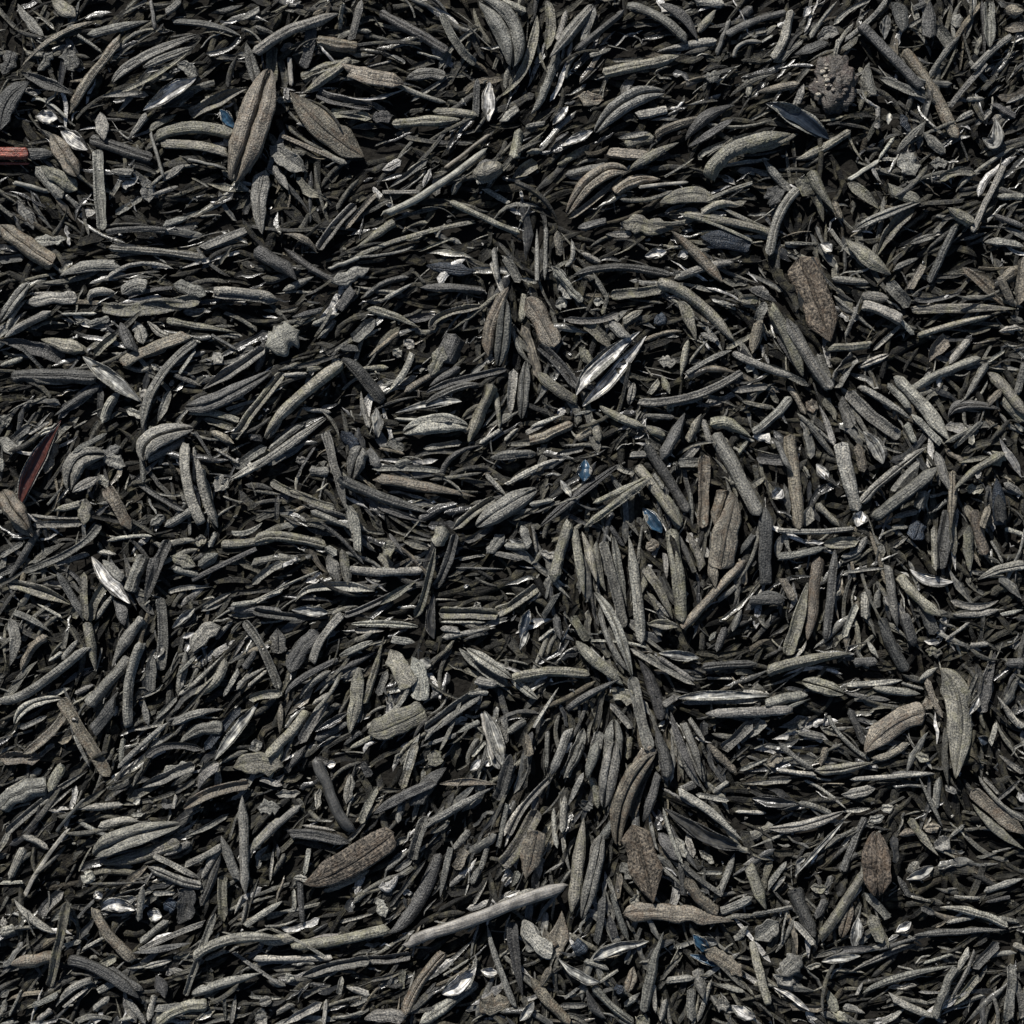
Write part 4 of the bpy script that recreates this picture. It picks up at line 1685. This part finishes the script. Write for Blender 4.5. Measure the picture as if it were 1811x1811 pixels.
LM = [(25,278,10,'the broken red twig'),
      (435,225,40,'the widest brown grooved leaf'),
      (575,222,40,'the brown blade-shaped leaf'),
      (863,180,20,'the upright white-tipped split leaf'),
      (860,303,15,'the humped seed husk'),
      (770,320,40,'the longest sloping pale stem'),
      (290,168,20,'the white boat-shaped split leaf'),
      (1390,50,20,'the pale upright leaf at top'),
      (1475,150,30,'the crusty clod'),
      (1412,212,30,'the blue-black split leaf'),
      (1338,270,30,'the broad dark bowed leaf'),
      (1050,335,20,'the rusty grooved leaf'),
      (1440,530,50,'the scabby brown bark-like leaf'),
      (960,570,20,'the brown pointed flat leaf'),
      (1085,640,40,'the open white-lined leaf'),
      (700,555,20,'the lichen-tipped curled leaf'),
      (505,605,20,'the frilled leaf scrap'),
      (198,672,20,'the silvery split leaf'),
      (75,830,25,'the reddish open leaf'),
      (300,785,20,'the hairpin-curled leaf'),
      (770,765,30,'the fat ribbed leaf'),
      (755,867,30,'the brown-banded leaf'),
      (680,890,20,'the dark draped leaf'),
      (1508,830,30,'the long leaf with white rim'),
      (1155,905,20,'the blue glinting split leaf'),
      (1690,547,40,'the stout level leaf'),
      (1283,945,30,'the brown upright blade'),
      (195,1018,20,'the white flake-like leaf'),
      (785,960,40,'the spoon-shaped leaf'),
      (1172,1104,15,'the blocky oval scrap'),
      (1265,1050,30,'the long bowed brown leaf'),
      (1430,1060,30,'the brown-striped slab leaf'),
      (1585,1295,30,'the bronze speckled leaf'),
      (1688,1290,40,'the long tapering mottled leaf'),
      (700,1285,30,'the olive torn leaf'),
      (240,1495,40,'the fat split-backed leaf'),
      (215,1605,20,'the pale glossy flake pair'),
      (592,1405,30,'the smooth dark rod'),
      (595,1530,40,'the ridged brown leaf'),
      (860,1620,50,'the longest pale stick'),
      (1140,1530,40,'the broad blotched leaf'),
      (1195,1617,40,'the flat bar-shaped leaf'),
      (1125,1385,30,'the orange-brown grooved leaf'),
      (942,1515,30,'the brown slab leaf'),
      (1550,1530,30,'the purple-brown speckled leaf'),
      (1313,1790,15,'the white oblong flake'),
      (815,1735,25,'the white torn flake'),
      (1230,1675,20,'the blue split leaf near the bottom'),
      (1760,1450,30,'the orange-tipped leaf at right'),
      (140,1310,20,'the tall brown sloping leaf')]
big = [i for i in items if i.get('thing')]
for j, (x, y, r, txt) in enumerate(LM):
    if 'clod' in txt or 'husk' in txt: continue
    def fits(i):
        if 'blue' in txt and i['c'] not in 'uv': return False
        if ('brown' in txt or 'rusty' in txt or 'bronze' in txt) and i['c'] not in 'bk': return False
        if any(w_ in txt for w_ in ('white-', 'flake', ' open ')): return i['k'] == 's'
        if any(w_ in txt for w_ in ('grooved', 'hairpin', 'ribbed', 'split-backed')): return i['k'] == 'g'
        if any(w_ in txt for w_ in ('stem', 'stick', 'rod')): return i['k'] == 't'
        return True
    near_ = [i for i in items if math.hypot(i['cx'] - x, i['cy'] - y) < 42 and 'lm' not in i and fits(i)]
    if not near_: print('no landmark', txt); continue
    i = max(near_, key=lambda i: i['len'] * i['w'] / (1 + math.hypot(i['cx'] - x, i['cy'] - y) / 8))
    i['thing'] = True; i['lm'] = txt; LM[j] = (i['cx'], i['cy'], max(10, i['len'] * .25), txt)
def nearest(i, skip=None):
    best = None
    for x, y, r, txt in LM:
        d = math.hypot(x - i['cx'], y - i['cy'])
        if d < 1 or txt == skip: continue
        if best is None or d - r < best[0]: best = (d - r, x, y, txt)
    d, x, y, txt = best
    dx, dy = i['cx'] - x, i['cy'] - y
    if abs(dx) > 2.2 * abs(dy): s = 'right of' if dx > 0 else 'left of'
    elif abs(dy) > 2.2 * abs(dx): s = 'below' if dy > 0 else 'above'
    else: s = ('lower ' if dy > 0 else 'upper ') + ('right of' if dx > 0 else 'left of')
    return ('just ' if d < 28 else '') + s + ' ' + txt
KN = {'n': ('curled_leaf', 'curled leaf'), 'g': ('grooved_leaf', 'grooved leaf'), 'f': ('flat_leaf', 'flat leaf'), 'o': ('torn_leaf', 'torn leaf'),
      's': ('split_leaf', 'split leaf'), 'c': ('leaf_fragment', 'leaf fragment'), 't': ('stem', 'stem'), 'r': ('twig', 'twig')}
CN = {'g': 'grey', 'd': 'dark grey', 'l': 'pale grey', 'o': 'olive-grey', 'b': 'brownish', 'r': 'reddish-brown', 'k': 'dark brown', 'w': 'white', 'u': 'blue-black', 'v': 'blue-tinged'}
def lean_word(a):
    if a < 18 or a > 162: return 'lying level'
    if 72 < a < 108: return 'upright'
    return 'sloping right' if a < 90 else 'sloping left'
def describe(i):
    sz = 'long' if i['len'] > 125 else 'short' if i['len'] < 62 else ''
    th = 'thin' if i['w'] < 11.5 else 'stout' if i['w'] > 21.5 else ''
    cv = 'bowed' if i['bend'] > .07 else ''
    if i['k'] in 'cso': cv = ''
    nn = {'n': 'curled leaf', 'g': 'grooved leaf', 'f': 'flat leaf', 'o': 'torn leaf', 's': 'split leaf', 'c': 'leaf fragment', 't': 'stem', 'r': 'twig'}[i['k']]
    if i['k'] == 's': nn = 'split open leaf'
    core = ' '.join(x for x in (sz, th, cv, CN[i['c']], nn) if x)
    if i['k'] == 'c': core = ' '.join(x for x in (CN[i['c']], nn) if x); return core, nearest(i)
    return core + ' ' + lean_word(i['ang']), nearest(i)
things = [i for i in items if i.get('thing')]
groups = {}
for i in things:
    a, b_ = describe(i)
    for x, y, r, txt in LM:
        if i.get('lm') == txt:
            i['label'] = txt.replace('the ', '', 1) + ', ' + CN[i['c']] + ' and ' + lean_word(i['ang']); groups[txt] = [i]; break
    else:
        i['label'] = a + ', ' + b_; groups.setdefault(i['label'], []).append(i)
for lab, g_ in groups.items():
    if len(g_) > 1:
        g_.sort(key=lambda i: -i['len'])
        nm = {2: ['longer one, ', 'shorter one, '], 3: ['longest one, ', 'middling one, ', 'shortest one, ']}.get(len(g_))
        for j, i in enumerate(g_):
            i['label'] = (nm[j] if nm else ['longest one, ', 'second longest one, ', 'third longest one, ', 'fourth longest one, ', 'fifth longest one, ', 'shortest one, '][min(j, 5)]) + lab

for i in things:
    for a, b_ in ((', just ', ', '), ('one, ', ''), ('curled leaf lying', 'curled leaf'), ('just ', ''), ('lying level', 'level'), ('second longest one', 'second longest'), ('third longest one', 'third longest'), (' one, ', ', '), (' and level', ''), ('sloping ', 'leaning '), ('split open leaf', 'split leaf'), ('stout ', ''), ('thin ', ''), ('bowed ', ''), ('short ', '')):
        if len(i['label'].split()) <= 16: break
        i['label'] = i['label'].replace(a, b_)
# ---------------------------------------------------------------- build the traced pieces, lowest first
GRP = {'n': 'curled dry leaves of the bed', 'g': 'grooved dry leaves of the bed', 'f': 'flat dry leaves of the bed', 'o': 'torn dry leaves of the bed',
       's': 'split leaves showing their lining', 'c': 'broken leaf fragments', 't': 'thin stems among the leaves', 'r': 'broken twigs'}
def build(i):
    k, w, c, pts = i['k'], i['w'], i['c'], i['pts']
    thing = i.get('thing'); hi = bool(thing)
    t = tint_of(c) * (.45 if c == 'w' and k != 's' else 1)
    name = KN[k][0]
    parts = []       # (part name, Skin, material, tag of parent: None=root)
    mat = M_SCAB if c == 'k' else M_OLIVE if c == 'o' else M_BROWN if c in 'br' else M_NEEDLE
    ln_ = i['len']
    if k in 'nr':
        h = w * rng.uniform(.6, .85)
        zf = settle(pts, w, h)
        sk = Skin()
        if k == 'r': sk.add(place(sweep('n', pts, w * 1.15, h, n=24, m=14, e0=.035, e1=.035, wob=.4, rough=.03, crease=.25, zfun=zf)), t)
        else: rodn(sk, pts, w * 1.04, h, t, hi=hi, zf=zf)
        parts.append((name, sk, mat))
    elif k == 't':
        zf = settle(pts, w, w, sink=.1, maxtilt=.3); sk = Skin()
        sk.add(place(sweep('t', pts, w, w * .9, n=22, m=10, e0=.03, e1=.1, wob=w * .1, rough=.04, zfun=zf)), t)
        parts.append((name, sk, M_STEM))
    elif k == 'g':
        h = w * .5; zf = settle(pts, w, h)
        for sg in (-1, 1):
            sk = Skin(); sk.add(place(sweep('n', pts, w * rng.uniform(.5, .56), h * rng.uniform(.9, 1.1), n=24, m=14, e0=.3, e1=.3, wob=w * .015, rough=.07, zfun=zf, lat=sg * w * .265, lat_scale=1)), t * rng.uniform(.92, 1.08))
            parts.append(('rolled_edge', sk, mat))
        sk = Skin(); sk.add(place(sweep('n', pts, w * .22, h * .4, n=18, m=8, e0=.3, e1=.3, wob=0, zfun=zf, z0=h * .08)), t * .7)
        parts.append(('midrib', sk, mat))
    elif k in 'foc':
        ratio = w / max(ln_, 1)
        cu = rng.uniform(-.22, -.05) * w if k != 'c' else rng.uniform(-.25, .2) * w
        zf = settle(pts, w, 3 + abs(cu) * .6, sink=.1)
        torn = {'f': .1, 'o': .35, 'c': .28}[k]
        e = {'f': (float(rng.choice([.16, .3, .45])), float(rng.choice([.16, .3, .45]))), 'o': (.15, .3), 'c': (.22, .22)}[k]
        sk = Skin()
        if k == 'f' and rng.random() < .4: e = (e[0], .06)
        sk.add(place(sweep('f', pts, w * 1.05, 6, n=26 if hi else 10, m=22 if hi else 10, e0=e[0], e1=e[1], wob=1.5, curl=cu, thick=3.2, rough=.07, torn=torn, crease=.5, zfun=zf, z0=max(0, -cu))), t)
        parts.append(('blade' if k == 'f' else name, sk, mat))
        if hi and k == 'f' and (w > 38 or rng.random() < .4):
            sk = Skin(); sk.add(place(sweep('n', pts, max(3, w * .13), 2.6, n=18, m=8, e0=e[0], e1=.5, wob=0, zfun=zf, z0=max(0, -cu) + 1.6)), t * .62)
            parts.append(('midrib', sk, mat))
    elif k == 's':
        cu = w * (.42 if c in 'wl' else .5)
        zf = settle(pts, w, cu * .7, sink=.35)
        sk = Skin(); out = tint_of('g' if c != 'd' else 'd')
        sk.add(place(sweep('f', pts, w * 1.08, 4, n=22 if hi else 10, m=20 if hi else 10, e0=.4, e1=.3, wob=1, curl=cu, thick=2.6, rough=.05, torn=.04, zfun=zf)), out)
        parts.append(('shell', sk, M_NEEDLE))
        sk = Skin()
        lt = np.array(TINT[c]) * (rng.uniform(.8, 1.05) if c == 'w' else 1.1) * (1.3 if c == 'l' else .75 if c == 'd' else 1)
        if c == 'r': lt = np.array((.05, .018, .015))
        if c == 'l': lt = np.array((.30, .30, .285)) * rng.uniform(.8, 1.1)
        sk.add(place(sweep('f', pts, w * .84, 4, n=22 if hi else 10, m=18 if hi else 10, e0=.4, e1=.3, wob=1, curl=cu * .72, thick=1.4, rough=.03, zfun=zf, z0=2.4)), lt)
        parts.append(('lining', sk, M_GLOSS if c in 'udrv' else M_LINING))
    if not thing:
        for nm, sk, mt in parts:
            for V, F, U, T in zip(sk.V, sk.F, sk.U, sk.T):
                pass
            bucket = PALE if mt in (M_LINING, M_GLOSS) and c != 'd' else OLIVE_L if mt is M_OLIVE else OTHER
            base = 0
            for idx, V in enumerate(sk.V):
                bucket.V.append(V); bucket.F.append(sk.F[idx] + bucket.nv); bucket.U.append(sk.U[idx]); bucket.T.append(sk.T[idx])
                bucket.caps.append(sk.caps[2 * idx] + bucket.nv); bucket.caps.append(sk.caps[2 * idx + 1] + bucket.nv)
                bucket.nv += len(V)
        return
    allv = np.concatenate([v for _, sk, _ in parts for v in sk.V])
    org = np.array([allv[:, 0].mean(), allv[:, 1].mean(), allv[:, 2].min()])
    if k in 'gfs':
        root = bpy.data.objects.new(name, None); C.objects.link(root); root.location = org * S; root.empty_display_size = .002
        for nm, sk, mt in parts: link(nm, sk.mesh(nm, mt, org), org, root, org)
    else:
        root = link(name, parts[0][1].mesh(name, parts[0][2], org), org)
        for nm, sk, mt in parts[1:]: link(nm, sk.mesh(nm, mt, org), org, root, org)
    root['label'] = i['label']; root['category'] = KN[k][1]; root['group'] = GRP[k]
OTHER, PALE, OLIVE_L = Skin(), Skin(), Skin()
items.sort(key=lambda i: (i['lev'], i['len'] * i['w'] * (.4 if i['k'] == 's' else 1)))
for i in items: build(i)
# smaller traced pieces join the loose litter, one object with three skins
def merge_into_litter():
    mats = [M_LITTER, M_LINING, M_OLIVE]
    allS = Skin(); nf = []
    for bk in (litter, OTHER, PALE, OLIVE_L, glossy):
        if not bk.V: nf.append((0, 0)); continue
        allS.V += bk.V; allS.F += [f + allS.nv for f in bk.F]; allS.U += bk.U; allS.T += bk.T
        allS.caps += [c_ + allS.nv for c_ in bk.caps]; allS.nv += bk.nv
        nf.append((sum(len(f) for f in bk.F), len(bk.caps)))
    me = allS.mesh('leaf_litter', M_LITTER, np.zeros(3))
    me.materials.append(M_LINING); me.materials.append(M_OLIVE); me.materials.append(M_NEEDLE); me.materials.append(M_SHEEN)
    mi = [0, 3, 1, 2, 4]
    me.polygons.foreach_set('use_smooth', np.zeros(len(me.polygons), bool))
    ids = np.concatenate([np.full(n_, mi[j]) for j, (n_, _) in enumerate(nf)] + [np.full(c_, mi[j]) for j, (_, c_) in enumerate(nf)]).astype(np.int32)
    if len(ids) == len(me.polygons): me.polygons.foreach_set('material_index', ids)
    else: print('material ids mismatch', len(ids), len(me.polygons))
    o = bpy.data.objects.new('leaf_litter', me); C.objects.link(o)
    o['kind'] = 'stuff'; o['label'] = 'loose bed of tiny dark grey leaf crumbs and needles filling the gaps, shade-tinted below'; o['category'] = 'leaf litter'
merge_into_litter()

# ---------------------------------------------------------------- a few pieces with a shape of their own
def lump(rad, seed, squash=(1, 1, 1), sub=4, amp=.25, freq=2.2):
    import bmesh
    from mathutils import noise
    bm = bmesh.new(); bmesh.ops.create_icosphere(bm, subdivisions=sub, radius=1)
    for v in bm.verts:
        p = v.co.copy()
        d = 1 + amp * noise.fractal(p * freq + Vector((seed, 0, 0)), .9, 2.1, 4)
        v.co = Vector((p.x * squash[0], p.y * squash[1], p.z * squash[2])) * rad * d * S
    return bm
def lump_obj(name, bm, mat, tint, loc, parent=None, rot=0, offset=None):
    me = bpy.data.meshes.new(name)
    bm.to_mesh(me); bm.free()
    for p in me.polygons: p.use_smooth = True
    ca = me.color_attributes.new('tint', 'FLOAT_COLOR', 'POINT')
    ca.data.foreach_set('color', np.tile(np.array([*tint, 1.], np.float32), len(me.vertices)))
    uvl = me.uv_layers.new(name='UVMap')
    co = np.zeros(len(me.vertices) * 3, np.float32); me.vertices.foreach_get('co', co); co = co.reshape(-1, 3) / S
    vi = np.zeros(len(me.loops), np.int32); me.loops.foreach_get('vertex_index', vi)
    uvl.data.foreach_set('uv', (co[vi][:, :2] + co[vi][:, 2:3] * np.array([[.6, .8]])).astype(np.float32).ravel())
    me.materials.append(mat)
    o = bpy.data.objects.new(name, me); C.objects.link(o); o.rotation_euler[2] = rot
    if parent: o.parent = parent
    o.location = [v * S for v in loc]
    return o
def at(x, y, z):
    k = (CAM_H - z) / CAM_H
    return ((x - SIZE / 2) * k, -(y - SIZE / 2) * k, z)
def top(x, y, r=20):
    rr, cc = cell(np.array([x - r, x + r]), np.array([y - r, y + r]))
    return float(np.percentile(H[rr[0]:rr[1] + 1, cc[0]:cc[1] + 1], 75))

# crusty clod of debris with fine stems standing from it
cz = top(1475, 150, 30)
clod = lump_obj('debris_clod', lump(40, 3, (.95, 1.25, .62), 5, .42, 2.0), M_CLOD, (.045, .04, .035), at(1474, 152, cz + 4))
clod['label'] = 'lumpy crusty clod of brown-grey debris with pale and highlight-tinted crumbs stuck on it'; clod['category'] = 'debris clod'
for j in range(46):
    a = rng.uniform(0, 2 * math.pi); r = rng.uniform(.25, .95)
    if math.cos(a) > .2 and rng.random() < .5: continue
    x, y = math.cos(a) * r * 36, math.sin(a) * r * 46
    z = 25 * math.sqrt(max(.05, 1 - r * r))
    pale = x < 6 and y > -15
    lump_obj('crumb', lump(rng.uniform(2.6, 6.2), j, (1, .8, .7), 2, .35, 1.6), M_CLOD, (.26, .245, .21) if (x < -14 and y > -20) else (.15, .14, .125) if pale and j % 3 == 0 else (.05, .045, .04), (x, y, z), parent=clod)  # crumbs on the left tinted paler, painting highlights into the clod
# humped seed husk with a frilled mouth
hz = top(858, 300, 20)
husk = lump_obj('seed_husk', lump(27, 9, (1.05, .62, .7), 4, .12, 1.5), M_NEEDLE, (.11, .105, .09), at(863, 303, hz + 6), rot=.35)
husk['label'] = 'humped dark grey seed husk with a frilled edge, below the longest sloping pale stem'; husk['category'] = 'seed husk'
for j in range(9):
    lump_obj('frill', lump(3.4, 40 + j, (.7, 1.5, .7), 2, .2, 1.5), M_NEEDLE, (.2, .195, .175), (-24 + j * 4.2, -15 + abs(j - 4) * .7, 2), parent=husk)

# ---------------------------------------------------------------- the ground under it all
gm = bpy.data.meshes.new('ground')
R = 20000 * S
gm.from_pydata([(-R, -R, 0), (R, -R, 0), (R, R, 0), (-R, R, 0)], [], [(0, 1, 2, 3)])
gm.materials.append(M_SOIL)
ground = bpy.data.objects.new('ground', gm); C.objects.link(ground); ground.location = (0, 0, -84 * S)
ground['kind'] = 'structure'; ground['label'] = 'dark soil under the bed of dried leaves'
print('things', len(things), 'items', len(items), 'heights', np.percentile(H, [5, 50, 95, 100]))
labs = [i['label'] for i in things]
print([l for l in labs if len(l.split()) > 16])
import collections
print([k for k, v in collections.Counter(labs).items() if v > 1][:6])
for i in items:
    if 'lm' in i: print('%-45s %s %s len %d w %d' % (i['lm'], i['k'], i['c'], i['len'], i['w']))
print('dup labels', len(labs) - len(set(labs)), 'max words', max(len(l.split()) for l in labs), 'over', sum(len(l.split()) > 16 for l in labs))
